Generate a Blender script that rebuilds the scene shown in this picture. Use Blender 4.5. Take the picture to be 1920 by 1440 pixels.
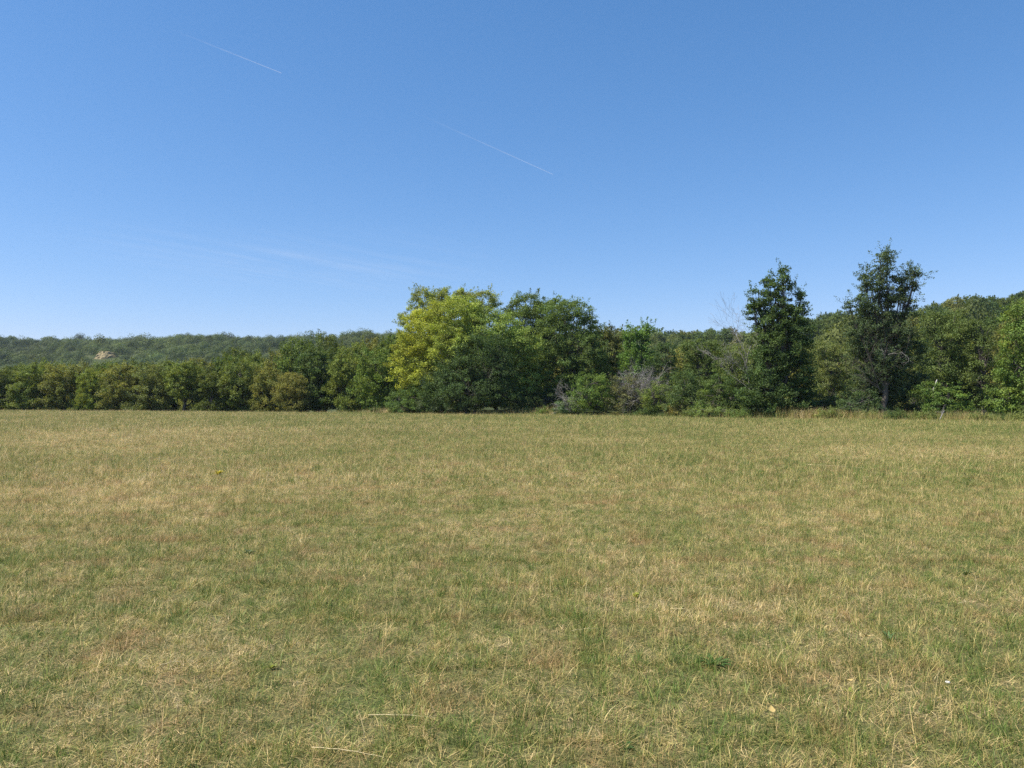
import bpy, math, random
import numpy as np
from math import radians as R

# ------------------------------------------------------------------ clear
for o in list(bpy.data.objects):
    bpy.data.objects.remove(o)
S = bpy.context.scene
COL = S.collection

# ------------------------------------------------------------------ camera
F = 1423.0            # focal length in pixels of the 1920 px wide photograph
HOR = 745.0           # row of the horizon
PITCH = math.atan((HOR - 720.0) / F)
EYE = 1.6
cd = bpy.data.cameras.new('camera')
cd.sensor_width = 36.0
cd.lens = 36.0 * F / 1920.0
cd.clip_start = 0.05
cd.clip_end = 200000
cam = bpy.data.objects.new('camera', cd)
COL.objects.link(cam)
cam.location = (0, 0, EYE)
cam.rotation_euler = (R(90) + PITCH, 0, 0)
S.camera = cam

# ------------------------------------------------------------------ sky and sun
EXPO = 0.64
SUN_EL = 56.0
SUN_LEFT = 104.0       # degrees left of the view direction
w = bpy.data.worlds.new('World')
S.world = w
w.use_nodes = True
nt = w.node_tree
nt.nodes.clear()
wo = nt.nodes.new('ShaderNodeOutputWorld')
bg = nt.nodes.new('ShaderNodeBackground')
sk = nt.nodes.new('ShaderNodeTexSky')
sk.sky_type = 'NISHITA'
sk.sun_disc = False
sk.sun_elevation = R(SUN_EL)
sk.sun_rotation = R(-SUN_LEFT)
sk.altitude = 100
sk.air_density = 1.0
sk.dust_density = 0.0
sk.ozone_density = 6.0
bg.inputs['Strength'].default_value = 0.13
# camera-like colour response of the clear sky, one curve per channel
sp_ = nt.nodes.new('ShaderNodeSeparateColor')
cb_ = nt.nodes.new('ShaderNodeCombineColor')
nt.links.new(sk.outputs[0], sp_.inputs[0])
for ch, (ga, am) in enumerate(((1.15, 0.80), (0.84, 0.704), (0.75, 0.849))):
    # value in display units is 0.174 x sky value
    m1 = nt.nodes.new('ShaderNodeMath'); m1.operation = 'MULTIPLY'; m1.inputs[1].default_value = 0.174
    m2 = nt.nodes.new('ShaderNodeMath'); m2.operation = 'POWER'; m2.inputs[1].default_value = ga
    m3 = nt.nodes.new('ShaderNodeMath'); m3.operation = 'MULTIPLY'; m3.inputs[1].default_value = am * 1.05 / 0.13 / 2 ** EXPO
    nt.links.new(sp_.outputs[ch], m1.inputs[0])
    nt.links.new(m1.outputs[0], m2.inputs[0])
    nt.links.new(m2.outputs[0], m3.inputs[0])
    nt.links.new(m3.outputs[0], cb_.inputs[ch])
nt.links.new(cb_.outputs[0], bg.inputs[0])
nt.links.new(bg.outputs[0], wo.inputs[0])

sl = bpy.data.lights.new('sun', 'SUN')
sl.energy = 4.6
sl.angle = R(0.53)
sl.color = (1.0, 0.94, 0.85)
sun = bpy.data.objects.new('sun', sl)
COL.objects.link(sun)
from mathutils import Vector
sv = Vector((-math.sin(R(SUN_LEFT)) * math.cos(R(SUN_EL)),
             math.cos(R(SUN_LEFT)) * math.cos(R(SUN_EL)), math.sin(R(SUN_EL))))
sun.rotation_euler = sv.to_track_quat('Z', 'Y').to_euler()
sun.location = sv * 50

S.render.engine = 'CYCLES'
S.view_settings.view_transform = 'Standard'
S.view_settings.look = 'None'
S.view_settings.exposure = EXPO
S.view_settings.gamma = 1.0
S.cycles.use_denoising = False
S.cycles.sample_clamp_indirect = 1.5
S.cycles.sample_clamp_direct = 6.0
S.cycles.max_bounces = 6
S.cycles.diffuse_bounces = 3
S.cycles.transmission_bounces = 4
S.cycles.transparent_max_bounces = 12
S.render.resolution_x = 1024
S.render.resolution_y = 768


# ------------------------------------------------------------------ geometry helpers
def at(px, py, Y):
    """world point seen at photo pixel px, py at distance Y in front of the camera"""
    dx = (px - 960.0) / F
    dz = -(py - 720.0) / F
    c, s = math.cos(PITCH), math.sin(PITCH)
    yy = c - dz * s
    zz = s + dz * c
    return np.array([dx / yy * Y, Y, EYE + zz / yy * Y])


def gpt(px, py):
    """point of the flat field seen at a photo pixel"""
    d = at(px, py, 1.0)
    k = EYE / (EYE - d[2])
    return np.array([d[0] * k, k, 0.0])


def hash2(ix, iy, seed):
    h = np.sin(ix * 127.1 + iy * 311.7 + seed * 74.7) * 43758.5453
    return h - np.floor(h)


def vnoise(x, y, seed=0):
    x = np.asarray(x, float)
    y = np.asarray(y, float)
    ix, iy = np.floor(x), np.floor(y)
    fx, fy = x - ix, y - iy
    fx = fx * fx * (3 - 2 * fx)
    fy = fy * fy * (3 - 2 * fy)
    a = hash2(ix, iy, seed)
    b = hash2(ix + 1, iy, seed)
    c = hash2(ix, iy + 1, seed)
    d = hash2(ix + 1, iy + 1, seed)
    return (a + (b - a) * fx) * (1 - fy) + (c + (d - c) * fx) * fy


def fbm(x, y, seed=0, oct=4):
    t = 0
    a = 0.5
    for i in range(oct):
        t = t + a * vnoise(x, y, seed + i * 7)
        x = x * 2.03 + 11.3
        y = y * 2.03 + 5.1
        a *= 0.5
    return t / (1 - 0.5 ** oct)


def unit(v):
    n = np.linalg.norm(v, axis=-1, keepdims=True)
    return v / np.maximum(n, 1e-9)


class Buf:
    """collects faces of any size and per-face float attributes for ONE mesh"""
    def __init__(self):
        self.v = []
        self.f = {3: [], 4: []}
        self.at = {3: [], 4: []}
        self.n = 0

    def add(self, verts, faces, tone=None, hue=None):
        verts = np.asarray(verts, float).reshape(-1, 3)
        faces = np.asarray(faces, int)
        k = faces.shape[1]
        m = len(faces)
        t = np.full(m, 0.5) if tone is None else np.broadcast_to(tone, (m,))
        h = np.zeros(m) if hue is None else np.broadcast_to(hue, (m,))
        self.v.append(verts)
        self.f[k].append(faces + self.n)
        self.at[k].append(np.stack([t, h], 1))
        self.n += len(verts)

    def mesh(self, name, mat, smooth=False):
        v = np.concatenate(self.v)
        loops, sizes, attrs = [], [], []
        for k in (4, 3):
            if self.f[k]:
                f = np.concatenate(self.f[k])
                loops.append(f.ravel())
                sizes.append(np.full(len(f), k))
                attrs.append(np.concatenate(self.at[k]))
        loops = np.concatenate(loops)
        sizes = np.concatenate(sizes)
        attrs = np.concatenate(attrs)
        me = bpy.data.meshes.new(name)
        me.vertices.add(len(v))
        me.vertices.foreach_set('co', v.astype(np.float32).ravel())
        me.loops.add(len(loops))
        me.loops.foreach_set('vertex_index', loops.astype(np.int32))
        me.polygons.add(len(sizes))
        st = np.concatenate([[0], np.cumsum(sizes)[:-1]])
        me.polygons.foreach_set('loop_start', st.astype(np.int32))
        me.polygons.foreach_set('loop_total', sizes.astype(np.int32))
        if smooth:
            me.polygons.foreach_set('use_smooth', np.ones(len(sizes), bool))
        me.update(calc_edges=True)
        for i, nm in enumerate(('tone', 'hue')):
            a = me.attributes.new(nm, 'FLOAT', 'FACE')
            a.data.foreach_set('value', attrs[:, i].astype(np.float32))
        if mat:
            me.materials.append(mat)
        return me

    def build(self, name, mat, parent=None, smooth=False):
        return link(name, self.mesh(name, mat, smooth), parent)


def link(name, me, parent=None):
    o = bpy.data.objects.new(name, me)
    COL.objects.link(o)
    if parent is not None:
        o.parent = parent
    return o


def tag(o, label=None, cat=None, group=None, kind=None):
    if label:
        o['label'] = label
    if cat:
        o['category'] = cat
    if group:
        o['group'] = group
    if kind:
        o['kind'] = kind
    return o


def empty(name, loc, rz=0.0, s=1.0):
    o = bpy.data.objects.new(name, None)
    COL.objects.link(o)
    o.location = loc
    o.rotation_euler = (0, 0, rz)
    o.scale = (s, s, s) if np.isscalar(s) else s
    o.empty_display_size = 0.3
    return o


def tube(buf, pts, rad, sides=6, tone=0.5, hue=0.0):
    pts = np.asarray(pts, float)
    rad = np.asarray(rad, float)
    n = len(pts)
    tg = np.gradient(pts, axis=0)
    tg = unit(tg)
    ref = np.array([0.31, 0.17, 0.93]) if abs(tg[0][2]) < 0.8 else np.array([1.0, 0.1, 0.0])
    a = unit(np.cross(tg, ref))
    b = np.cross(tg, a)
    th = np.arange(sides) / sides * 2 * math.pi
    ring = (a[:, None] * np.cos(th)[None, :, None] + b[:, None] * np.sin(th)[None, :, None])
    v = (pts[:, None] + ring * rad[:, None, None]).reshape(-1, 3)
    f = []
    for i in range(n - 1):
        for j in range(sides):
            j2 = (j + 1) % sides
            f.append((i * sides + j, i * sides + j2, (i + 1) * sides + j2, (i + 1) * sides + j))
    buf.add(v, f, tone, hue)


def leaves(buf, c, out, L, rng, tone, hue, up=0.45, outw=0.6, wid=0.6):
    """diamond leaves at points c"""
    n = len(c)
    nr = unit(rng.normal(size=(n, 3)) + outw * out + np.array([0, 0, up]))
    t = unit(np.cross(nr, rng.normal(size=(n, 3))))
    b = np.cross(nr, t)
    L = L * rng.uniform(0.6, 1.35, n)[:, None]
    bend = nr * L * 0.12
    v = np.stack([c - t * L * .5 - bend, c + b * L * wid * .5, c + t * L * .5 - bend, c - b * L * wid * .5], 1)
    f = np.arange(4 * n).reshape(n, 4)
    buf.add(v.reshape(-1, 3), f, tone, hue)


def curve_pts(a, b, n=6, sag=0.0, rng=None, wob=0.0):
    t = np.linspace(0, 1, n)[:, None]
    p = a * (1 - t) + b * t
    p[:, 2] += sag * np.sin(t[:, 0] * math.pi)
    if rng is not None and wob:
        w_ = rng.normal(size=(n, 3)) * wob
        w_[0] = 0
        w_[-1] = 0
        p = p + w_
    return p


# ------------------------------------------------------------------ crown generator
def crown(rng, lobes, L=0.19, cl=0.55, dens=1.0, per=46, sprig=0.15, sprig_len=0.9, flat=0.75,
          hue_mean=0.2, hue_sd=0.15, hue_fn=None, up=0.45, tone_sd=0.16, zmin=0.15):
    """lobes: rows of cx,cy,cz,rx,ry,rz in metres from the foot of the trunk.
    Returns the foliage buffer and the centres of its clumps."""
    lobes = np.array(lobes, float)
    buf = Buf()
    cc = []
    for i, (cx, cy, cz, rx, ry, rz) in enumerate(lobes):
        area = 4 * math.pi * ((rx * ry) ** 1.6 / 3 + (rx * rz) ** 1.6 / 3 + (ry * rz) ** 1.6 / 3) ** (1 / 1.6)
        n = max(4, int(area * dens / (cl * cl * 2.2)))
        u = unit(rng.normal(size=(n, 3)))
        rr = rng.uniform(0.35, 1.0, n) ** 0.5
        rr = rr * (0.86 + 0.28 * rng.random(n))
        p = u * rr[:, None] * np.array([rx, ry, rz])
        p += np.array([cx, cy, cz])
        keep = p[:, 2] > zmin + cl * 0.4
        for j, q in enumerate(lobes):
            if j == i:
                continue
            dd = np.linalg.norm((p - q[:3]) / q[3:], axis=1)
            keep &= ~((dd < 0.6) & (rng.random(n) < 0.85))
        p = p[keep]
        o = unit((p - np.array([cx, cy, cz])) / np.array([rx, ry, rz]))
        cc.append(np.concatenate([p, o], 1))
    cc = np.concatenate(cc)
    # round clumps
    m = len(cc)
    r = cl * rng.uniform(0.6, 1.3, m)
    ctone = np.clip(rng.normal(0.5, tone_sd, m), 0.05, 0.95)
    chue = np.clip(rng.normal(hue_mean, hue_sd, m), 0, 1)
    if hue_fn is not None:
        chue = np.clip(chue + hue_fn(cc[:, :3], rng), 0, 1)
    cnt = per
    idx = np.repeat(np.arange(m), cnt)
    q = unit(rng.normal(size=(len(idx), 3)))
    rad = rng.random(len(idx)) ** 0.45
    off = q * rad[:, None] * r[idx][:, None]
    off[:, 2] *= flat
    pos = cc[idx, :3] + off
    out = unit(q + 0.8 * cc[idx, 3:])
    tone = np.clip(ctone[idx] + rng.normal(0, 0.12, len(idx)), 0, 1)
    hue = np.clip(chue[idx] + rng.normal(0, 0.08, len(idx)), 0, 1)
    ok = pos[:, 2] > 0.05
    leaves(buf, pos[ok], out[ok], L, rng, tone[ok], hue[ok], up=up)
    # sprigs: shoots that break the outline
    ns = int(m * sprig)
    if ns:
        sel = rng.choice(m, ns)
        d = unit(cc[sel, 3:] * 0.9 + np.array([0, 0, 0.9]) + rng.normal(size=(ns, 3)) * 0.35)
        ln = sprig_len * rng.uniform(0.5, 1.4, ns)
        k = int(14 + 20 * sprig_len)
        idx = np.repeat(np.arange(ns), k)
        t = rng.random(len(idx)) ** 0.8
        base = cc[sel, :3] + cc[sel, 3:] * (r[sel] * 0.4)[:, None]
        pos = base[idx] + d[idx] * (t * ln[idx] + 0.1)[:, None]
        q = rng.normal(size=(len(idx), 3))
        pos += q * (0.13 * (1.25 - t) * (0.6 + 0.5 * sprig_len))[:, None]
        tone = np.clip(ctone[sel][idx] + rng.normal(0, 0.12, len(idx)), 0, 1)
        hue = np.clip(chue[sel][idx] + rng.normal(0, 0.08, len(idx)), 0, 1)
        leaves(buf, pos, unit(q), L * 0.85, rng, tone, hue, up=0.3)
    return buf, cc[:, :3], (base if ns else None)


def limbs(rng, lobes, clumps, tr=0.22, fork=0.3, lean=(0, 0), ntw=60, multi=1):
    """trunk, limbs to each lobe and twigs to some clumps"""
    lobes = np.array(lobes, float)
    b = Buf()
    top = lobes[:, 2].max()
    for k in range(multi):
        base = np.array([rng.normal() * 0.25 * (multi > 1), rng.normal() * 0.2 * (multi > 1), -0.25])
        fk = np.array([lean[0] + rng.normal() * .15 + base[0] * 2.2, lean[1] + rng.normal() * .1, top * fork])
        trk = tr / math.sqrt(multi)
        p = curve_pts(base, fk, 6, 0, rng, trk * 0.25)
        tube(b, p, np.linspace(trk * 1.35, trk * 0.8, 6) * np.array([1.25, 1, .95, .95, .95, 1]), 9)
        for i, lb in enumerate(lobes):
            if multi > 1 and i % multi != k:
                continue
            tgt = lb[:3] + np.array([0, 0, lb[5] * 0.45])
            start = p[-1] if rng.random() < .6 else p[-2]
            q = curve_pts(start, tgt, 8, -0.06 * np.linalg.norm(tgt - start), rng, 0.09)
            r0 = trk * rng.uniform(0.4, 0.62)
            tube(b, q, np.linspace(r0, 0.025, 8), 6)
            if len(clumps):
                dd = np.linalg.norm((clumps - lb[:3]) / lb[3:], axis=1)
                near = np.where(dd < 1.25)[0]
                nk = min(len(near), max(4, int(ntw / len(lobes))))
                for c in rng.choice(near, nk, replace=False) if nk else []:
                    s = q[rng.integers(2, 7)]
                    e = clumps[c]
                    qq = curve_pts(s, e, 4, 0.0, rng, 0.08)
                    tube(b, qq, np.linspace(0.032, 0.009, 4), 4)
    return b


def bare(buf, rng, p, d, ln, r, depth, spread=0.6, grav=0.0, kids=3, sides=5):
    """recursive leafless branching"""
    n = 5
    pts = [p]
    dd = d
    for i in range(n - 1):
        dd = unit(dd + rng.normal(size=3) * 0.16 + np.array([0, 0, grav]))
        pts.append(pts[-1] + dd * ln / (n - 1))
    pts = np.array(pts)
    r1 = max(r * 0.45, 0.005)
    tube(buf, pts, np.linspace(r, r1, n), sides, tone=rng.uniform(.3, .8))
    if depth <= 0:
        return
    for k in range(kids):
        i = rng.integers(1, n)
        nd = unit(dd + rng.normal(size=3) * spread)
        bare(buf, rng, pts[i], nd, ln * rng.uniform(0.5, 0.85), max(r1 * rng.uniform(.6, .95), .004), depth - 1, spread,
             grav, kids, max(3, sides - 1))


# ------------------------------------------------------------------ materials
def new_mat(name):
    m = bpy.data.materials.new(name)
    m.use_nodes = True
    nt = m.node_tree
    nt.nodes.clear()
    return m, nt, nt.nodes.new, nt.links.new


def mixc(nt, a, b, fac, blend='MIX'):
    n = nt.nodes.new('ShaderNodeMix')
    n.data_type = 'RGBA'
    n.blend_type = blend
    n.clamp_factor = True
    for sock, val in ((n.inputs[0], fac), (n.inputs[6], a), (n.inputs[7], b)):
        if hasattr(val, 'links'):
            nt.links.new(val, sock)
        else:
            sock.default_value = val if np.isscalar(val) else (tuple(val) + (1,))[:4]
    return n.outputs[2]


def mathn(nt, op, a, b=0.0, c=0.0, clamp=False):
    n = nt.nodes.new('ShaderNodeMath')
    n.operation = op
    n.use_clamp = clamp
    for i, val in enumerate((a, b, c)):
        if hasattr(val, 'links'):
            nt.links.new(val, n.inputs[i])
        else:
            n.inputs[i].default_value = val
    return n.outputs[0]


def attrn(nt, name):
    n = nt.nodes.new('ShaderNodeAttribute')
    n.attribute_name = name
    return n.outputs['Fac']


def noise(nt, vec, scale, detail=3, rough=0.55):
    n = nt.nodes.new('ShaderNodeTexNoise')
    n.inputs['Scale'].default_value = scale
    n.inputs['Detail'].default_value = detail
    n.inputs['Roughness'].default_value = rough
    if vec is not None:
        nt.links.new(vec, n.inputs['Vector'])
    return n.outputs['Fac']


def ramp(nt, fac, stops):
    n = nt.nodes.new('ShaderNodeValToRGB')
    nt.links.new(fac, n.inputs[0])
    el = n.color_ramp.elements
    while len(el) < len(stops):
        el.new(0.5)
    for e, (p, c) in zip(el, stops):
        e.position = p
        e.color = tuple(c) + (1,) if not np.isscalar(c) else (c, c, c, 1)
    return n.outputs[0]


def foliage_mat(name, warm=(1.5, 1.15, 0.6), transl=0.3):
    m, nt, N, Lk = new_mat(name)
    oi = N('ShaderNodeObjectInfo')
    tone, hue = attrn(nt, 'tone'), attrn(nt, 'hue')
    g = mathn(nt, 'MULTIPLY_ADD', tone, 2.1, 0.78)
    wm = mixc(nt, oi.outputs['Color'], warm, 1.0, 'MULTIPLY')
    c = mixc(nt, oi.outputs['Color'], wm, hue)
    c = mixc(nt, c, g, 1.0, 'MULTIPLY')
    p = N('ShaderNodeBsdfPrincipled')
    Lk(c, p.inputs['Base Color'])
    p.inputs['Roughness'].default_value = 0.6
    p.inputs['Specular IOR Level'].default_value = 0.15
    t = N('ShaderNodeBsdfTranslucent')
    ct = mixc(nt, c, (1.25, 1.3, 0.5), 1.0, 'MULTIPLY')
    Lk(ct, t.inputs[0])
    mx = N('ShaderNodeMixShader')
    mx.inputs[0].default_value = transl
    Lk(p.outputs[0], mx.inputs[1])
    Lk(t.outputs[0], mx.inputs[2])
    o = N('ShaderNodeOutputMaterial')
    Lk(mx.outputs[0], o.inputs[0])
    return m


def bark_mat(name, c1, c2):
    m, nt, N, Lk = new_mat(name)
    tc = N('ShaderNodeTexCoord')
    mp = N('ShaderNodeMapping')
    mp.inputs['Scale'].default_value = (9, 9, 2.0)
    Lk(tc.outputs['Object'], mp.inputs[0])
    f = noise(nt, mp.outputs[0], 1.6, 5, 0.65)
    c = ramp(nt, f, [(0.3, c1), (0.7, c2)])
    tn = mathn(nt, 'MULTIPLY_ADD', attrn(nt, 'tone'), 0.9, 0.55)
    c = mixc(nt, c, tn, 1.0, 'MULTIPLY')
    p = N('ShaderNodeBsdfPrincipled')
    Lk(c, p.inputs['Base Color'])
    p.inputs['Roughness'].default_value = 0.9
    bp = N('ShaderNodeBump')
    bp.inputs['Strength'].default_value = 0.6
    bp.inputs['Distance'].default_value = 0.03
    Lk(f, bp.inputs['Height'])
    Lk(bp.outputs[0], p.inputs['Normal'])
    o = N('ShaderNodeOutputMaterial')
    Lk(p.outputs[0], o.inputs[0])
    return m


M_FOL = foliage_mat('foliage')
M_BARK = bark_mat('bark', (0.05, 0.042, 0.034), (0.16, 0.135, 0.11))
M_DEAD = bark_mat('dead_wood', (0.20, 0.18, 0.16), (0.36, 0.33, 0.30))
M_PALE = bark_mat('bleached_wood', (0.36, 0.33, 0.28), (0.56, 0.52, 0.46))


# shared world-space colour patches of the field, used by the soil and by the blades
def field_patches(nt):
    """0 = green and fresh, 1 = dry straw"""
    g = nt.nodes.new('ShaderNodeNewGeometry')
    mp = nt.nodes.new('ShaderNodeMapping')
    nt.links.new(g.outputs['Position'], mp.inputs[0])
    mp.inputs['Scale'].default_value = (1, 1, 0)
    a = noise(nt, mp.outputs[0], 0.10, 3, 0.6)
    b = noise(nt, mp.outputs[0], 0.75, 3, 0.6)
    c = noise(nt, mp.outputs[0], 3.2, 2, 0.6)
    d = noise(nt, mp.outputs[0], 11.0, 2, 0.6)
    s = mathn(nt, 'MULTIPLY', a, 0.28)
    s = mathn(nt, 'MULTIPLY_ADD', d, 0.30, s)
    s = mathn(nt, 'MULTIPLY_ADD', b, 0.27, s)
    s = mathn(nt, 'MULTIPLY_ADD', c, 0.36, s)
    s = mathn(nt, 'SUBTRACT', s, 0.07)
    # the left of the field is drier than the right
    sx = nt.nodes.new('ShaderNodeSeparateXYZ')
    nt.links.new(g.outputs['Position'], sx.inputs[0])
    gx = mathn(nt, 'MULTIPLY', sx.outputs[0], -0.0012)
    s = mathn(nt, 'ADD', s, gx)
    # sun-scorched patches on the left and in the middle of the field
    for cx_, cy_, rad_, am_ in ((-7.0, 14.0, 7.5, 0.085), (-16.0, 30.0, 13.0, 0.06), (11.0, 21.0, 6.0, 0.05), (1.5, 6.0, 1.8, 0.06), (-1.8, 4.6, 1.1, 0.05)):
        dn = nt.nodes.new('ShaderNodeVectorMath')
        dn.operation = 'DISTANCE'
        nt.links.new(mp.outputs[0], dn.inputs[0])
        dn.inputs[1].default_value = (cx_, cy_, 0)
        mr = nt.nodes.new('ShaderNodeMapRange')
        mr.interpolation_type = 'SMOOTHSTEP'
        nt.links.new(dn.outputs['Value'], mr.inputs[0])
        for q, val in enumerate((0.0, rad_, am_, 0.0)):
            mr.inputs[q + 1].default_value = val
        s = mathn(nt, 'ADD', s, mr.outputs[0])
    s = mathn(nt, 'SUBTRACT', s, 0.052)
    # greener close to where the photograph was taken, driest a little further out
    for a0, a1, b0, b1 in ((4.0, 14.0, -0.035, 0.0), (18.0, 70.0, 0.0, -0.06)):
        mr = nt.nodes.new('ShaderNodeMapRange')
        mr.interpolation_type = 'SMOOTHSTEP'
        nt.links.new(sx.outputs[1], mr.inputs[0])
        for q, val in enumerate((a0, a1, b0, b1)):
            mr.inputs[q + 1].default_value = val
        s = mathn(nt, 'ADD', s, mr.outputs[0])
    return s, mp.outputs[0]


def soil_mat():
    m, nt, N, Lk = new_mat('field_soil')
    s, vec = field_patches(nt)
    fine = noise(nt, vec, 42.0, 5, 0.75)
    mid = noise(nt, vec, 9.0, 4, 0.7)
    soil = ramp(nt, fine, [(0.28, (0.08, 0.06, 0.032)), (0.5, (0.21, 0.165, 0.085)), (0.72, (0.40, 0.31, 0.17))])
    green = ramp(nt, fine, [(0.3, (0.055, 0.065, 0.02)), (0.7, (0.19, 0.20, 0.075))])
    k = mathn(nt, 'MULTIPLY_ADD', s, 2.6, -0.85, True)
    k = mathn(nt, 'MULTIPLY_ADD', mid, 0.5, mathn(nt, 'SUBTRACT', k, 0.25), True)
    c = mixc(nt, green, soil, k)
    p = N('ShaderNodeBsdfPrincipled')
    Lk(c, p.inputs['Base Color'])
    p.inputs['Roughness'].default_value = 1.0
    p.inputs['Specular IOR Level'].default_value = 0.1
    bp = N('ShaderNodeBump')
    bp.inputs['Strength'].default_value = 0.8
    bp.inputs['Distance'].default_value = 0.02
    Lk(fine, bp.inputs['Height'])
    Lk(bp.outputs[0], p.inputs['Normal'])
    o = N('ShaderNodeOutputMaterial')
    Lk(p.outputs[0], o.inputs[0])
    return m


def grass_mat(name, dry_shift=0.0, gain=1.0):
    m, nt, N, Lk = new_mat(name)
    s, vec = field_patches(nt)
    tone, hue = attrn(nt, 'tone'), attrn(nt, 'hue')
    # hue = how dry this blade is by itself
    k = mathn(nt, 'MULTIPLY_ADD', s, 2.6, -1.40 + dry_shift)
    k = mathn(nt, 'ADD', k, hue, 0, True)
    col = ramp(nt, k, [(0.0, (0.115, 0.185, 0.032)), (0.28, (0.235, 0.285, 0.070)), (0.5, (0.43, 0.375, 0.115)),
                       (0.75, (0.68, 0.51, 0.215)), (1.0, (0.86, 0.67, 0.36))])
    red = noise(nt, vec, 1.7, 3, 0.6)
    rk = ramp(nt, red, [(0.50, 0.0), (0.66, 0.75)])
    rk = mathn(nt, 'MULTIPLY', rk, mathn(nt, 'MULTIPLY_ADD', k, 0.7, 0.3))
    col = mixc(nt, col, (0.50, 0.29, 0.145), rk)
    g = mathn(nt, 'MULTIPLY_ADD', tone, 1.3 * gain, 0.35 * gain)
    col = mixc(nt, col, g, 1.0, 'MULTIPLY')
    p = N('ShaderNodeBsdfPrincipled')
    Lk(col, p.inputs['Base Color'])
    p.inputs['Roughness'].default_value = 0.5
    p.inputs['Specular IOR Level'].default_value = 0.3
    t = N('ShaderNodeBsdfTranslucent')
    Lk(col, t.inputs[0])
    mx = N('ShaderNodeMixShader')
    mx.inputs[0].default_value = 0.3
    Lk(p.outputs[0], mx.inputs[1])
    Lk(t.outputs[0], mx.inputs[2])
    o = N('ShaderNodeOutputMaterial')
    Lk(mx.outputs[0], o.inputs[0])
    return m


M_SOIL = soil_mat()
M_GRASS = grass_mat('field_grass')
M_TALL = grass_mat('tall_grass', dry_shift=0.30, gain=1.0)


def terrain_mat():
    m, nt, N, Lk = new_mat('woodland_floor')
    g = N('ShaderNodeNewGeometry')
    f = noise(nt, g.outputs['Position'], 0.25, 5, 0.7)
    c = ramp(nt, f, [(0.3, (0.03, 0.045, 0.015)), (0.55, (0.07, 0.085, 0.03)), (0.75, (0.17, 0.15, 0.07))])
    p = N('ShaderNodeBsdfPrincipled')
    Lk(c, p.inputs['Base Color'])
    p.inputs['Roughness'].default_value = 1.0
    p.inputs['Specular IOR Level'].default_value = 0.1
    o = N('ShaderNodeOutputMaterial')
    Lk(p.outputs[0], o.inputs[0])
    return m


M_TERR = terrain_mat()

# ------------------------------------------------------------------ the land
EX = np.array([-3000, -250, -61, -30, -11.4, 2, 11, 17.6, 34, 60, 150, 3000.])
EY = np.array([150, 150, 91, 81.5, 74.5, 71, 64, 57.5, 51, 42, 20, 20.])


def edgeY(X):
    return np.interp(X, EX, EY)


# px : skyline row, distance of the crest, height of the trees standing on it
CR = np.array([
    (-900, 632, 900, 9), (-300, 632, 900, 9), (0, 631, 900, 13), (60, 633, 900, 13), (120, 628, 890, 13), (250, 626, 870, 13),
    (345, 619, 850, 12), (400, 624, 840, 12), (470, 628, 830, 12), (600, 627, 800, 12), (740, 618, 760, 12),
    (900, 622, 600, 9), (1000, 624, 520, 9), (1130, 625, 420, 8), (1250, 626, 380, 8), (1400, 620, 330, 8),
    (1500, 598, 300, 8), (1600, 590, 290, 8), (1720, 578, 280, 8), (1800, 558, 270, 8), (1920, 547, 260, 8),
    (2300, 515, 260, 8), (3500, 500, 260, 8)], float)
CU = (CR[:, 0] - 960) / F
CY = CR[:, 2]
CH = EYE + (HOR - CR[:, 1]) / F * CY - CR[:, 3]


def hgt(X, Y):
    X = np.asarray(X, float)
    Y = np.asarray(Y, float)
    Ys = np.maximum(Y, 5.0)
    u = X / Ys
    H = np.interp(u, CU, CH)
    Y1 = np.interp(u, CU, CY)
    Y0 = np.interp(u, [-1, -0.1, 0.15, 0.5], [200, 190, 130, 85])
    t = np.clip((Y - Y0) / (Y1 - Y0), 0, 1)
    s = t * t * (3 - 2 * t)
    s = 0.6 * s + 0.4 * t
    n = fbm(X * 0.009, Y * 0.0055, 3, 4) - 0.5
    bump = 1.0 - np.abs(2 * fbm(X * 0.0045 + Y * 0.002, Y * 0.004, 9, 2) - 1) - 0.6
    h = H * s + (n * 22 + bump * 12) * np.clip(t * 2.2, 0, 1) * np.clip((1 - t) * 3 + 0.12, 0, 1) * np.interp(u, [-.2, .1], [1, .45])
    h = np.where(Y > Y1, h - (Y - Y1) * 0.035, h)
    d = Y - edgeY(X)
    drop = np.interp(u, [-0.35, -0.12], [1.7, 0.0]) * np.clip(d / 25, 0, 1) * np.clip(1 - (Y - Y0) / 60, 0, 1)
    h = h - drop
    return np.where(d <= 0, 0.0, h * np.clip(d / 6, 0, 1))


def sheet(name, X, Yrows, mat, z=None):
    """X: (n,), Yrows: (m,n)"""
    m_, n_ = Yrows.shape
    XX = np.broadcast_to(X, (m_, n_))
    ZZ = hgt(XX, Yrows) if z is None else np.full((m_, n_), z)
    v = np.stack([XX, Yrows, ZZ], -1).reshape(-1, 3)
    i, j = np.meshgrid(np.arange(m_ - 1), np.arange(n_ - 1), indexing='ij')
    a = (i * n_ + j).ravel()
    f = np.stack([a, a + 1, a + n_ + 1, a + n_], 1)
    b = Buf()
    b.add(v, f)
    o = b.build(name, mat, smooth=True)
    tag(o, kind='structure')
    return o


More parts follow.
